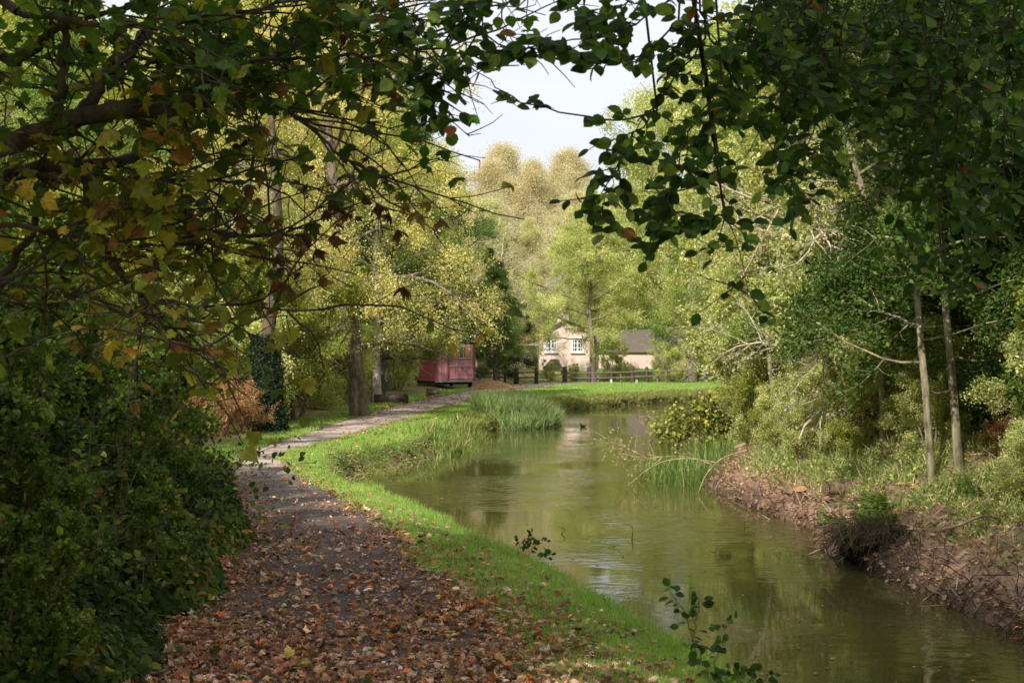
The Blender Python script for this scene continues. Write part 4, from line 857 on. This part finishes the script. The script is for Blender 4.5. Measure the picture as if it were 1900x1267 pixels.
sapling('bank_weed', 'small leafy weed leaning over the water halfway along the grass edge', [[PD(972, 1045, D), PD(985, 1020, D), PD(1000, 1000, D)], [PD(968, 1045, D), PD(962, 1015, D), PD(975, 1000, D)], [PD(975, 1042, D), PD(1000, 1035, D), PD(1012, 1020, D)]], .055, ald, 604, 'plant', per=6)

# drooping branch of yellow green leaves low over the water, and dead sprigs
p = PG(1300, 815, WZ+.1); D = 31
yg = [((.3, .38, .06), 4), ((.55, .55, .1), 3), ((.1, .14, .025), 3), ((.35, .22, .05), .6)]
sapling('leaning_bough', 'low bough of yellow green leaves hanging just over the water', [[PD(1420, 745, D), PD(1380, 765, D), PD(1330, 775, D), PD(1270, 790, D), PD(1225, 800, D)], [PD(1400, 755, D), PD(1340, 758, D), PD(1290, 765, D), PD(1240, 785, D)], [PD(1380, 765, D), PD(1350, 790, D), PD(1300, 805, D), PD(1250, 808, D)], [PD(1400, 760, D), PD(1375, 785, D), PD(1345, 800, D)], [PD(1420, 748, D), PD(1360, 752, D), PD(1310, 758, D)]], .095, yg, 605, 'branch', per=120, r=.018, tw=.42, mat=M_leaf)
D = 22
b0 = PD(1345, 902, 19.8)
palep = [((.32, .36, .1), 4), ((.42, .4, .16), 3)]
sapling('fallen_branch', 'pale fallen branch with a sprig of small leaves lying out in the water', [[b0, PD(1320, 862, D), PD(1260, 845, D), PD(1200, 850, D), PD(1150, 840, D)], [PD(1230, 848, D), PD(1190, 880, D), PD(1165, 905, D)], [PD(1200, 850, D), PD(1160, 830, D), PD(1130, 820, D)]], .05, palep, 606, 'branch', per=34, r=.012, tw=.3, bark=(.45, .34, .2), oval=.6, mat=M_leaf)
m = MB(); P = pline([PD(1385, 835, 20.5), PD(1340, 850, 20.3), PD(1310, 880, 20.0), PD(1295, 915, 19.6)], 14); tubes(m, P, np.linspace(.014, .006, 14), 6, (.42, .3, .19))
P2 = pline([PD(1330, 858, 20.2), PD(1270, 850, 20.3), PD(1215, 862, 20.4), PD(1165, 900, 20.5)], 14); tubes(m, P2, np.linspace(.009, .004, 14), 5, (.42, .32, .2))
tag(m.build('dead_branch', M_bark), 'bare orange brown dead branch reaching from the right bank into the water', 'branch')
D = 42
orp = [((.45, .28, .12), 3), ((.4, .34, .14), 3)]
sapling('orange_sapling', 'small orange leaved sapling rising from the water beyond the bough', [[PG(1208, 815, WZ), PD(1208, 790, 32.8), PD(1195, 765, 32.8)], [PG(1208, 815, WZ), PD(1220, 795, 32.8), PD(1230, 775, 32.8)]], .07, orp, 607, per=16, tw=.2, mat=M_leaf)
# twigs poking from the water
for i, l in enumerate(([(1040, 990), (1048, 982), (1036, 976)], [(1172, 1000), (1174, 982), (1168, 973), (1155, 972)], [(1380, 978), (1381, 966)], [(1148, 930), (1165, 932)])):
    p = PG(l[0][0], l[0][1], WZ); D = p[1]; m = MB(); P = pline([PD(a, b, D) for a, b in l] if len(l) > 2 else [PD(l[0][0], l[0][1], D), PD((l[0][0]+l[1][0])/2, (l[0][1]+l[1][1])/2, D), PD(l[1][0], l[1][1], D)], 10); P[0, 2] -= .02
    tubes(m, P, np.linspace(.006, .003, 10), 5, (.06, .045, .03)); tag(m.build('twig', M_bark), ['short forked dark twig poking from the water', 'curved dark twig poking from the water right of the forked one', 'tiny upright stick in the water nearer the right bank', 'flat stick floating in front of the fallen branch'][i], 'twig')
# small dark water bird on the far water
p = PG(1082, 792, WZ); root = thing('moorhen', 'tiny dark water bird swimming below the sedge clump', 'bird', p)
bm = MB()
def ellipsoid(mb, c, r, col, n=10, m_=7, noise=0):
    v = []; 
    for i in range(m_+1):
        ph = math.pi*i/m_
        for j in range(n):
            th = 2*math.pi*j/n; k = 1+noise*(random.random()-.5); v.append((c[0]+r[0]*k*math.sin(ph)*math.cos(th), c[1]+r[1]*k*math.sin(ph)*math.sin(th), c[2]+r[2]*k*math.cos(ph)))
    mb.faces(v, [(i*n+j, (i+1)*n+j, (i+1)*n+(j+1) % n, i*n+(j+1) % n) for i in range(m_) for j in range(n)], col, True)
random.seed(4)
P = pline([(p[0]+.17, p[1], WZ+.1), (p[0]+.1, p[1], WZ+.06), (p[0], p[1], WZ+.05), (p[0]-.09, p[1], WZ+.06), (p[0]-.11, p[1], WZ+.13), (p[0]-.125, p[1], WZ+.17), (p[0]-.16, p[1], WZ+.165)], 22)
rr = np.interp(np.linspace(0, 1, 22), [0, .15, .4, .55, .68, .8, .9, 1], [.008, .04, .068, .055, .025, .028, .02, .004]); tubes(bm, P, rr, 10, (.02, .018, .018)); bm.build('body', M_wood, root)
bm = MB(); tubes(bm, [(p[0]-.15, p[1], WZ+.166), (p[0]-.185, p[1], WZ+.158)], [.008, .002], 6, (.5, .12, .04)); bm.build('beak', M_wood, root)

root.scale = (.6, .6, .6)
# ------------------------------------------------------------------ right bank pieces: stumps, logs, earth overhang
def log_piece(name, label, a, b, r, cat='log', col=(.2, .14, .09), cut=(.62, .36, .17), nb=1):
    a = np.array(a, float); b = np.array(b, float); root = thing(name, label, cat, (a+b)/2); m = MB(); n = 9; t = np.linspace(0, 1, n)[:, None]
    P = a*(1-t)+b*t; P[1:-1] += rng.normal(size=(n-2, 3))*r*.05; tubes(m, P, r*(1+.06*rng.normal(size=n)), 16, col, colvar=.3); m.build('bark', M_bark, root)
    d = norm(b-a); u = norm(np.cross(d, (0, 0.01, 1.))); w = np.cross(d, u)
    for e, sg in ((a, -1), (b, 1)):
        m = MB(); th = np.arange(16)*math.pi/8
        for k, (r0, r1) in enumerate(((0, .25), (.25, .5), (.5, .75), (.75, .99))):
            v = [e+d*sg*.004+rr_*r*(u*math.cos(x)+w*math.sin(x)) for rr_ in (r0, r1) for x in th]
            m.faces(v, [(j, 16+j, 16+(j+1) % 16, (j+1) % 16) for j in range(16)], np.array(cut)*(1.1 if k % 2 else .85))
        m.build('cut_end', M_wood, root)
    return root
rng = np.random.default_rng(70)
def stump(label, px, py, z, r, h, tilt=(0, 0), cut=(.66, .36, .17), col=(.22, .15, .1)):
    p = PG(px, py, z); zz = H1(p[0], p[1]); a = np.array((p[0], p[1], zz-.12)); return log_piece('tree_stump', label, a, a+np.array((tilt[0], tilt[1], h+.12)), r, 'stump', col, cut)
stump('freshly cut stump with a pale orange face on the right bank', 1488, 900, -.05, .09, .15, (-.05, -.09), cut=(.5, .27, .13))
p = PG(1560, 885, .12); z = H1(p[0], p[1])
log_piece('cut_log', 'dark cut log lying behind the fresh stump', (p[0]-.22, p[1]-.1, z+.12), (p[0]+.5, p[1]+.15, z+.13), .085, cut=(.2, .13, .08))
log_piece('cut_log', 'orange ended log lying right of the dark log', (p[0]+.3, p[1]-.1, z+.1), (p[0]+.65, p[1]+.5, z+.13), .08, cut=(.45, .28, .1))
p = PG(1385, 835, 0); z = H1(p[0], p[1])
log_piece('tree_stump', 'old weathered stump at the tip of the right bank', (p[0], p[1], z-.1), (p[0]-.12, p[1]-.05, z+.22), .1, 'stump', (.3, .2, .12), (.4, .28, .17))
p = PG(1852, 800, .7); z = H1(p[0], p[1])
log_piece('broken_trunk', 'pale broken trunk stub leaning among dead bracken', (p[0]+.1, p[1], z-.1), (p[0]-.16, p[1]-.1, z+.62), .075, 'stump', (.42, .33, .22), (.5, .4, .26))
def overhang():
    global rng
    rng = np.random.default_rng(71); c = np.array((3.72, 12.75, -.22)); root = thing('root_plate', 'dark earth and root overhang jutting into the water on the right bank', 'roots', c); m = MB(); n = 40; k = 26
    v = []
    for i in range(k+1):
        ph = math.pi*i/k
        for j in range(n):
            th = 2*math.pi*j/n; d = np.array((math.sin(ph)*math.cos(th), math.sin(ph)*math.sin(th), math.cos(ph)))
            f = 1+.55*(float(fbm(d[0]*2+5, d[1]*2+d[2]*1.7, 7))-.5)+.3*(float(fbm(d[0]*7, d[1]*7+d[2]*6, 8))-.5); v.append(c+d*np.array((.5, .42, .24))*f)
    m.faces(v, [(i*n+j, (i+1)*n+j, (i+1)*n+(j+1) % n, i*n+(j+1) % n) for i in range(k) for j in range(n)], (.045, .03, .02), False); m.build('earth', M_ground, root)
    q = 260; a = rng.random(q)*6.28; S = c+np.stack([np.cos(a)*.45, np.sin(a)*.38, .05+.15*rng.random(q)], 1); P = shoot(S, np.stack([np.cos(a)*.8-.4, np.sin(a)*.8-.4, -.2+rng.normal(size=q)*.4], 1), .15+.25*rng.random(q), 6, .25, -.25)
    m = MB(); tubes(m, P, np.full((q, 1), .005)*np.linspace(1.2, .4, 6)[None], 4, (.1, .07, .05)); m.build('roots', M_bark, root)
    q = 700; x = c[0]+rng.normal(size=q)*.3+.1; y = c[1]+rng.normal(size=q)*.25; z = c[2]+.18*np.exp(-((x-c[0])**2+(y-c[1])**2)*4)
    m = MB(); blades(m, np.stack([x, y, z], 1), .1+.18*rng.random(q), .008, [((.12, .15, .04), 3), ((.2, .2, .07), 2)], .6, True); m.build('grass', M_grass, root)
overhang()
# big fallen sticks on the right bank
for i, (a, b, r) in enumerate((((1720, 935, .2), (1880, 880, .45), .014), ((1640, 1040, -.1), (1760, 1010, .0), .012), ((1700, 1130, -.3), (1830, 1090, -.1), .014), ((1450, 850, .25), (1580, 870, .3), .013), ((1740, 880, .5), (1890, 905, .4), .02), ((1590, 960, -.05), (1700, 990, 0), .012), ((1770, 1060, 0), (1890, 1120, -.1), .013))):
    A = PG(*a); B = PG(*b); A[2] = H1(A[0], A[1])+.02; B[2] = H1(B[0], B[1])+.03; m = MB(); mid = (A+B)/2; mid[2] = max(mid[2], H1(mid[0], mid[1]))+.04
    P = pline([A, mid, B], 12); P += rng.normal(size=P.shape)*.012; tubes(m, P, np.linspace(r, r*.5, 12), 5, (.3, .22, .14))
    tag(m.build('fallen_stick', M_bark), ['long pale stick slanting up the right bank', 'stick beside the dark root overhang', 'stick low by the water at the bottom right', 'stick behind the pale trunked ash', 'thick stick below the two slender ashes', 'stick just above the root overhang', 'stick at the right picture edge'][i], 'stick')

# ------------------------------------------------------------------ left midground pieces
p = PG(505, 800); z = H1(p[0], p[1]); root = thing('ivy_clad_trunk', 'old trunk thickly covered in dark ivy left of the path bend', 'tree', (p[0], p[1], z)); m = MB()
P = pline([(p[0], p[1], z-.1), (p[0]-.1, p[1], z+2), (p[0]+.1, p[1]+.2, z+4), (p[0]-.1, p[1]+.4, z+7)], 14); tubes(m, P, np.linspace(.2, .07, 14), 9, (.12, .09, .06)); m.build('trunk', M_bark, root)
rng = np.random.default_rng(80); k = 9000; a, _ = along(np.repeat(P[None], k, 0), rng.random(k)**1.2*.36); th = rng.random(k)*6.28; r = .12+.16*rng.random(k)+.34*fbm(a[:, 2]*1.6, th*.8, 5)**2
a = a+np.stack([np.cos(th)*r, np.sin(th)*r, np.zeros(k)], 1); m = MB(); leaves(m, a, .07*(.6+.6*rng.random(k)), T_diamond(.9), pal([((.02, .045, .02), 4), ((.035, .07, .03), 3), ((.06, .1, .04), 1)], k), np.tile((0, 0, -1.), (k, 1))+rng.normal(size=(k, 3))*.4, norm(np.stack([np.cos(th), np.sin(th), np.full(k, .4)], 1)+rng.normal(size=(k, 3))*.3)); m.build('ivy', M_near, root)
p = PG(805, 737); log_piece('stump_stool', 'pale sawn stump standing on the grass before the red hut', (p[0], p[1], H1(p[0], p[1])-.1), (p[0], p[1], H1(p[0], p[1])+.3), .3, 'stump', (.33, .27, .2), (.5, .42, .3))
p = PG(722, 748); z = H1(p[0], p[1]); log_piece('fallen_log', 'dark rotten log lying beside the leaning birches', (p[0]-.5, p[1]-.2, z+.14), (p[0]+.6, p[1]+.3, z+.16), .2, 'log', (.07, .05, .04), (.12, .08, .06))
# wood chip heap
c = PG(915, 722); z = H1(c[0], c[1]); m = MB(); n = 46; g = np.linspace(-1, 1, n); X, Y = np.meshgrid(g, g); rr = np.sqrt(X**2+Y**2); Z = np.clip(1-rr**1.6, -.1, 1)*.45*(.8+.4*fbm(X*3, Y*3, 6))+.06*(fbm(X*14, Y*14, 7)-.5)
V = np.stack([c[0]+X*1.4, c[1]+Y*1.3, z+Z], -1).reshape(-1, 3); i = (np.arange(n-1)*n)[:, None]+np.arange(n-1)[None]; q = np.stack([i, i+1, i+n+1, i+n], -1).reshape(-1, 4)
m.add(V, q, np.full(len(q), 4), np.array((.36, .2, .09))*(.7+.6*rng.random((len(q), 1))))
tag(m.build('wood_chip_heap', M_ground), 'low heap of orange wood chips beside the red hut', 'heap')

# ------------------------------------------------------------------ red hut (living van)
def hut():
    c = PG(812, 722); z = 0.0; a = R_(20); D0 = c[1]
    ex = np.array((math.cos(a), math.sin(a), 0)); ey = np.array((-math.sin(a), math.cos(a), 0)); W = 2.15; L = 4.4
    O = np.array((c[0]-.1, c[1], H1(c[0], c[1]))); root = thing('red_hut', 'red wooden living van with boarded sides and a small window', 'hut', O)
    red = (.46, .08, .11); red_lit = (.62, .26, .29)  # side boards darker, front paler: shade and sun put into the paint
    def pt(x, y, zz): return O+ex*x+ey*y+np.array((0, 0, zz))
    def bx(m, x0, x1, y0, y1, z0, z1, col): 
        v = [pt(x, y, zz) for zz in (z0, z1) for x, y in ((x0, y0), (x1, y0), (x1, y1), (x0, y1))]; m.faces(v, [(0, 3, 2, 1), (4, 5, 6, 7), (0, 1, 5, 4), (1, 2, 6, 5), (2, 3, 7, 6), (3, 0, 4, 7)], col)
    m = MB(); bx(m, 0, W, 0, L, .35, 2.3, red_lit)
    for k in range(14): bx(m, k*W/14+.012, (k+1)*W/14-.012, -.02, -.002, .36, 2.28, np.array(red_lit)*(.85+.3*random.random()))
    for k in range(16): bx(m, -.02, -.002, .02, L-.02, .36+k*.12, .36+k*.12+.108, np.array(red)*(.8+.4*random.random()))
    m.build('wall', M_paint, root)
    m = MB()
    for s in (0, W-.08): bx(m, s-.02, s+.1, -.05, -.021, .34, 2.3, (.3, .08, .09))
    bx(m, -.03, W+.03, -.05, -.021, .3, .4, (.35, .3, .3)); bx(m, W*.3, W*.34, -.05, -.021, .4, 2.28, (.25, .07, .08)); bx(m, W*.34, W-.1, -.06, -.022, 1.1, 1.15, (.5, .35, .35)); bx(m, W*.36, W-.12, -.06, -.022, .5, .54, (.62, .55, .52)); bx(m, W-.15, W-.12, -.062, -.022, .54, 1.1, (.62, .55, .52)); bx(m, W*.34, W-.1, -.055, -.022, 1.5, 1.55, (.42, .2, .2))
    m.build('trim', M_paint, root)
    # curved roof
    m = MB(); n = 12; v = []
    for yy in (-.25, L+.25):
        for k in range(n+1):
            t = k/n; x = -.2+(W+.4)*t; v.append(pt(x, yy, 2.3+.38*math.sin(math.pi*t)))
        for k in range(n+1):
            t = k/n; x = -.2+(W+.4)*t; v.append(pt(x, yy, 2.25+.33*math.sin(math.pi*t)))
    q = n+1; fs = []
    for k in range(n): fs += [(k, k+1, 2*q+k+1, 2*q+k), (q+k, 3*q+k, 3*q+k+1, q+k+1), (k, q+k, q+k+1, k+1), (2*q+k, 2*q+k+1, 3*q+k+1, 3*q+k)]
    m.faces(v, fs, (.34, .34, .36)); m.build('roof', M_paint, root)
    w = MB(); bx(w, 1.05, 1.95, -.055, -.021, 1.55, 2.2, (.55, .5, .48)); fr = w.build('window', M_paint, root)
    m = MB(); bx(m, 1.1, 1.48, -.07, -.056, 1.6, 2.15, (.05, .05, .06)); bx(m, 1.53, 1.9, -.07, -.056, 1.6, 2.15, (.05, .05, .06)); o = m.build('pane', M_glass, root); o.parent = fr
    m = MB(); bx(m, 1.12, 1.3, -.076, -.0705, 1.62, 2.13, (.6, .25, .08)); bx(m, 1.58, 1.88, -.076, -.0705, 1.62, 2.13, (.55, .24, .1)); o = m.build('curtain', M_paint, root); o.parent = fr
    m = MB(); bx(m, .1, W-.1, .1, L-.1, .18, .34, (.03, .03, .03)); m.build('chassis', M_wood, root)
    for x in (.12, W-.12):
        for y in (.5, L-.6):
            wm = MB(); c0 = pt(x-.06, y, .2); c1 = pt(x+.06, y, .2); tubes(wm, [c0, c1], [.2, .2], 18, (.03, .03, .03)); tubes(wm, [c0-ex*.004, c0+ex*.0001], [.001, .2], 18, (.04, .04, .04)); tubes(wm, [c1-ex*.0001, c1+ex*.004], [.2, .001], 18, (.04, .04, .04)); wm.build('wheel', M_wood, root)
random.seed(3); hut()

# ------------------------------------------------------------------ cottage
def cottage():
    D = 101.0; sx = D/F
    x0 = (1000-950)*sx; x1 = (1098-950)*sx; x2 = (1300-950)*sx; gz = H1(x0, D)-.3
    zt = lambda py: EYE-(py-HZ)*sx
    root = thing('brick_cottage', 'sunlit pink brick cottage with white gable windows and a long low wing behind the fence', 'house', (x0, D, gz))
    ez = 3.35; pk = 4.45; xm = (x0+x1)/2
    m = MB(); m.faces([(x0, D, gz), (x1, D, gz), (x1, D, ez), (xm, D, pk), (x0, D, ez), (x0, D+8, gz), (x1, D+8, gz), (x1, D+8, ez), (xm, D+8, pk), (x0, D+8, ez)], [(0, 1, 2, 3, 4), (9, 8, 7, 6, 5), (0, 4, 9, 5), (1, 6, 7, 2)], (.5, .3, .2)); m.build('wall', M_brick, root)
    m = MB(); o = .3
    for (xa, xb) in ((x0-.35, xm), (x1+.35, xm)):
        za = ez-.15
        m.faces([(xa, D-o, za), (xb, D-o, pk+.12), (xb, D+8.3, pk+.12), (xa, D+8.3, za), (xa, D-o, za+.14), (xb, D-o, pk+.27), (xb, D+8.3, pk+.27), (xa, D+8.3, za+.14)], [(0, 1, 2, 3), (7, 6, 5, 4), (0, 4, 5, 1), (1, 5, 6, 2), (2, 6, 7, 3), (3, 7, 4, 0)], (.14, .1, .085))
    rf = m.build('roof', M_paint, root)
    m = MB(); m.box((xm, D+5, pk+.6), (.9, .7, 1.3), col=(.4, .25, .2)); o = m.build('chimney', M_brick, root); o.parent = rf
    # wing
    m = MB(); wz = zt(651); m.faces([(x1+.01, D-.02+1.2, gz), (x2, D+1.2, gz), (x2, D+1.2, wz), (x1+.01, D+1.2, wz), (x2, D+6, gz), (x2, D+6, wz), (x2, D+3.6, wz+1.6)], [(0, 1, 2, 3), (1, 4, 5, 6, 2)], (.5, .3, .2)); m.build('wall', M_brick, root)
    m = MB(); m.faces([(x1+.02, D+.95, wz-.1), (x2+.3, D+.95, wz-.1), (x2+.3, D+3.6, wz+1.75), (x1+.02, D+3.6, wz+1.75), (x1+.02, D+6.3, wz-.1), (x2+.3, D+6.3, wz-.1)], [(0, 1, 2, 3), (3, 2, 5, 4)], (.17, .14, .12)); m.build('roof', M_paint, root)
    # windows
    def window(px0, px1, py0, py1, cols=4, rows=3):
        a, b = (px0-950)*sx, (px1-950)*sx; t, bt = zt(py0), zt(py1); m = MB(); y = D-.03; f = .13; W = (.85, .85, .84)
        m.box(((a+b)/2, y, t-f/2), (b-a, .1, f), col=W); m.box(((a+b)/2, y, bt+f/2), (b-a, .1, f), col=W)
        for x in (a+f/2, b-f/2, (a+b)/2): m.box((x, y, (t+bt)/2), (f, .096, t-bt-2*f), col=W)
        for k in range(1, cols):
            if k*2 != cols: m.box((a+(b-a)*k/cols, y, (t+bt)/2), (.06, .07, t-bt-2*f), col=W)
        for k in range(1, rows): m.box(((a+b)/2, y+.004, bt+(t-bt)*k/rows), (b-a-2*f, .064, .06), col=W)
        w = m.build('window', M_paint, root); m = MB(); m.box(((a+b)/2, D-.006, (t+bt)/2), (b-a-.05, .006, t-bt-.05), col=(.05, .06, .07)); o = m.build('pane', M_glass, root); o.parent = w
        m = MB(); m.box(((a+b)/2, D-.06, bt-.04), (b-a+.16, .2, .07), col=(.7, .68, .64)); o = m.build('sill', M_paint, root); o.parent = w
    window(1011, 1034, 628, 654); window(1060, 1083, 628, 654); window(1068, 1090, 688, 700, 4, 1)
    # lean-to
    m = MB(); a, b = (1013-950)*sx, (1039-950)*sx; m.box(((a+b)/2, D-1.1, (gz+zt(681))/2), (b-a, 2.1, zt(681)-gz), col=(.3, .2, .16)); m.build('lean_to', M_brick, root)
    m = MB(); m.faces([(a-.3, D-2.5, zt(682)), (b+.15, D-2.5, zt(682)), (b-.2, D-.05, zt(666)), (a+.4, D-.05, zt(666))], [(0, 1, 2, 3)], (.035, .035, .04)); m.build('lean_to_roof', M_paint, root)
    # outbuilding far right
    c0 = np.array(((1330-950)*sx+2.5, D+4, 0)); r2 = thing('garden_shed', 'small pink brick outbuilding right of the cottage behind the fence', 'shed', (c0[0], c0[1], gz))
    m = MB(); m.box((c0[0], c0[1], 1.0), (4.2, 3, 2.6), col=(.5, .3, .25)); m.build('wall', M_brick, r2)
    m = MB(); m.faces([(c0[0]-2.3, c0[1]-1.7, 2.25), (c0[0]+2.3, c0[1]-1.7, 2.25), (c0[0]+2.3, c0[1], 3.3), (c0[0]-2.3, c0[1], 3.3), (c0[0]-2.3, c0[1]+1.7, 2.25), (c0[0]+2.3, c0[1]+1.7, 2.25)], [(0, 1, 2, 3), (3, 2, 5, 4)], (.16, .12, .1)); m.build('roof', M_paint, r2)
cottage()

# ------------------------------------------------------------------ fences
def fence():
    D = 86.0; s = D/F; gz = H1((1100-950)*s, D)
    root = thing('rail_fence', 'weathered timber post and rail fence with thick round topped posts before the cottage', 'fence', ((1048-950)*s, D, gz))
    def post(px, top, w, rnd=True, col=(.1, .075, .055)):
        x = (px-950)*s; z = H1(x, D); zt = EYE-(top-HZ)*s; m = MB(); h = zt-z; r = w*s/2
        P = np.array([(x, D, z-.15), (x, D, z+h*.5), (x, D, z+h*.86), (x, D, z+h*.96), (x, D, z+h)]); tubes(m, P, [r, r*.97, r*.93, r*.7 if rnd else r*.9, r*.15], 8, col); m.build('post', M_wood, root)
    for px, top, w in ((1048, 679, 9.5), (1093, 680, 9), (1134, 680, 7), (1173, 678, 9), (1200, 680, 7.5), (1110, 685, 4), (1152, 689, 4), (1220, 690, 4), (1241, 680, 7), (1275, 684, 5), (1308, 685, 5), (1345, 686, 6), (1380, 686, 6), (1420, 686, 6)):
        post(px, top, w, True, (.1, .075, .055) if w > 6 else (.2, .17, .13))
    def rail(ax, ay, bx, by, r=.045, col=(.2, .17, .13)):
        m = MB(); P = pline([PD(ax, ay, D-.12), PD((ax+bx)/2, (ay+by)/2+.6, D-.12), PD(bx, by, D-.12)], 12); tubes(m, P, np.full(12, r), 6, col); m.build('rail', M_wood, root)
    rail(998, 694, 1048, 694); rail(1048, 692, 1175, 690); rail(1048, 701, 1175, 700); rail(1175, 689, 1300, 686); rail(1175, 699, 1240, 696); rail(1264, 705, 1292, 683, .06); rail(1240, 686, 1430, 684); rail(1300, 699, 1430, 698)
    D2 = 80.0; s2 = D2/F; r2 = thing('paddock_fence', 'dark timber fence under the trees behind the wood chip heap', 'fence', ((917-950)*s2, D2, H1((917-950)*s2, D2)))
    for px, top, w in ((917, 684, 6), (958, 682, 10), (995, 682, 7), (937, 687, 4)):
        x = (px-950)*s2; z = H1(x, D2); zt = EYE-(top-HZ)*s2; m = MB(); tubes(m, [(x, D2, z-.1), (x, D2, (z+zt)/2), (x, D2, zt-.04), (x, D2, zt)], np.array([1, .97, .9, .3])*w*s2/2, 8, (.06, .045, .035)); m.build('post', M_wood, r2)
    for y in (691, 700):
        m = MB(); P = np.array([PD(890, y, D2-.15), PD(950, y+.4, D2-.15), PD(1000, y, D2-.15)]); tubes(m, P, [.045]*3, 6, (.07, .055, .04)); m.build('rail', M_wood, r2)
fence()
for i, (px, py, w, h) in enumerate(((1181, 712, 5, 7), (1134, 711, 4, 7))):
    p = PG(px, py); s = p[1]/F; z = H1(p[0], p[1]); m = MB(); m.box((p[0], p[1], z+h*s/2-.05), (w*s, w*s, h*s+.1), col=((.5, .4, .32), (.7, .68, .64))[i], taper=.85); tag(m.build('marker_post', M_wood), ['short pale brown stump post on the far lawn edge', 'tiny white marker post at the foot of the fence'][i], 'post')
# garden shrubs between fence and cottage
for i, (px, D, key, sc, lab) in enumerate(((1020, 90, 'bush', .5, 'low green garden shrub left of the thick fence post'), (1065, 91, 'bush', .42, 'low green garden shrub below the gable'), (1135, 92, 'bush', .8, 'rusty garden shrub between the oak trunk and the cottage wing'), (1165, 91, 'bush', .45, 'small garden shrub before the cottage wing'), (1225, 93, 'bush', .45, 'low hedge plant at the right of the wing'), (1300, 93, 'bush', .55, 'garden shrub behind the slanting brace'), (1360, 95, 'bush', 1.0, 'garden shrub at the far right behind the fence'))):
    x = (px-950)*D/F; place(key, x, D, i*1.3, sc, label=lab, group=None)
# earth clods and roots on the eroded left bank
# ------------------------------------------------------------------ camera, light, render
scn = bpy.context.scene
cam = bpy.data.cameras.new('camera'); co = bpy.data.objects.new('camera', cam); C.objects.link(co); scn.camera = co
co.location = (0, 0, EYE); co.rotation_euler = (R_(90)+math.atan(31.5/2400), 0, 0)
cam.sensor_width = 36; cam.lens = 2400/1900*36; cam.clip_start = .05; cam.clip_end = 2000
cam.dof.use_dof = True; cam.dof.focus_distance = 11; cam.dof.aperture_fstop = 7.1
SUN = np.array((-.38, -.72, .62)); SUN = SUN/np.linalg.norm(SUN); el = math.asin(SUN[2]); az = math.atan2(SUN[0], SUN[1])
w = bpy.data.worlds.new('World'); scn.world = w; w.use_nodes = True; nt = w.node_tree; nt.nodes.clear(); L = nt.links.new
out = nt.nodes.new('ShaderNodeOutputWorld'); bg = nt.nodes.new('ShaderNodeBackground'); sky = nt.nodes.new('ShaderNodeTexSky'); sky.sky_type = 'NISHITA'; sky.sun_disc = False
sky.sun_elevation = el; sky.sun_rotation = az; sky.air_density = 1.2; sky.dust_density = 2.5; sky.ozone_density = 1
tc = nt.nodes.new('ShaderNodeTexCoord'); ns = nt.nodes.new('ShaderNodeTexNoise'); ns.inputs['Scale'].default_value = 2.2; ns.inputs['Detail'].default_value = 6
mp = nt.nodes.new('ShaderNodeMapping'); mp.inputs['Scale'].default_value = (1, 1, 2.4); L(tc.outputs['Generated'], mp.inputs['Vector']); L(mp.outputs[0], ns.inputs['Vector'])
mr = nt.nodes.new('ShaderNodeMapRange'); mr.inputs['From Min'].default_value = .3; mr.inputs['From Max'].default_value = .62; mr.inputs['To Min'].default_value = .55; mr.inputs['To Max'].default_value = .95; L(ns.outputs['Fac'], mr.inputs['Value'])
mx = nt.nodes.new('ShaderNodeMix'); mx.data_type = 'RGBA'; mx.inputs[7].default_value = (6.8, 6.9, 7.5, 1); L(mr.outputs[0], mx.inputs[0]); L(sky.outputs[0], mx.inputs[6]); L(mx.outputs[2], bg.inputs['Color'])
bg.inputs['Strength'].default_value = .15; L(bg.outputs[0], out.inputs['Surface'])
sl = bpy.data.lights.new('sun', 'SUN'); sl.energy = 5.0; sl.angle = R_(.55); sl.color = (1, .95, .86); so = bpy.data.objects.new('sun', sl); C.objects.link(so)
import mathutils
so.rotation_euler = mathutils.Vector(SUN).to_track_quat('Z', 'Y').to_euler(); so.location = (-20, -20, 30)
scn.view_settings.view_transform = 'Standard'; scn.view_settings.look = 'None'; scn.view_settings.exposure = 0
cy = scn.cycles; cy.use_denoising = True; cy.denoiser = 'OPENIMAGEDENOISE'; cy.denoising_input_passes = 'RGB_ALBEDO_NORMAL'
cy.max_bounces = 8; cy.diffuse_bounces = 5; cy.glossy_bounces = 2; cy.transmission_bounces = 4; cy.sample_clamp_indirect = 6; cy.caustics_reflective = False; cy.caustics_refractive = False
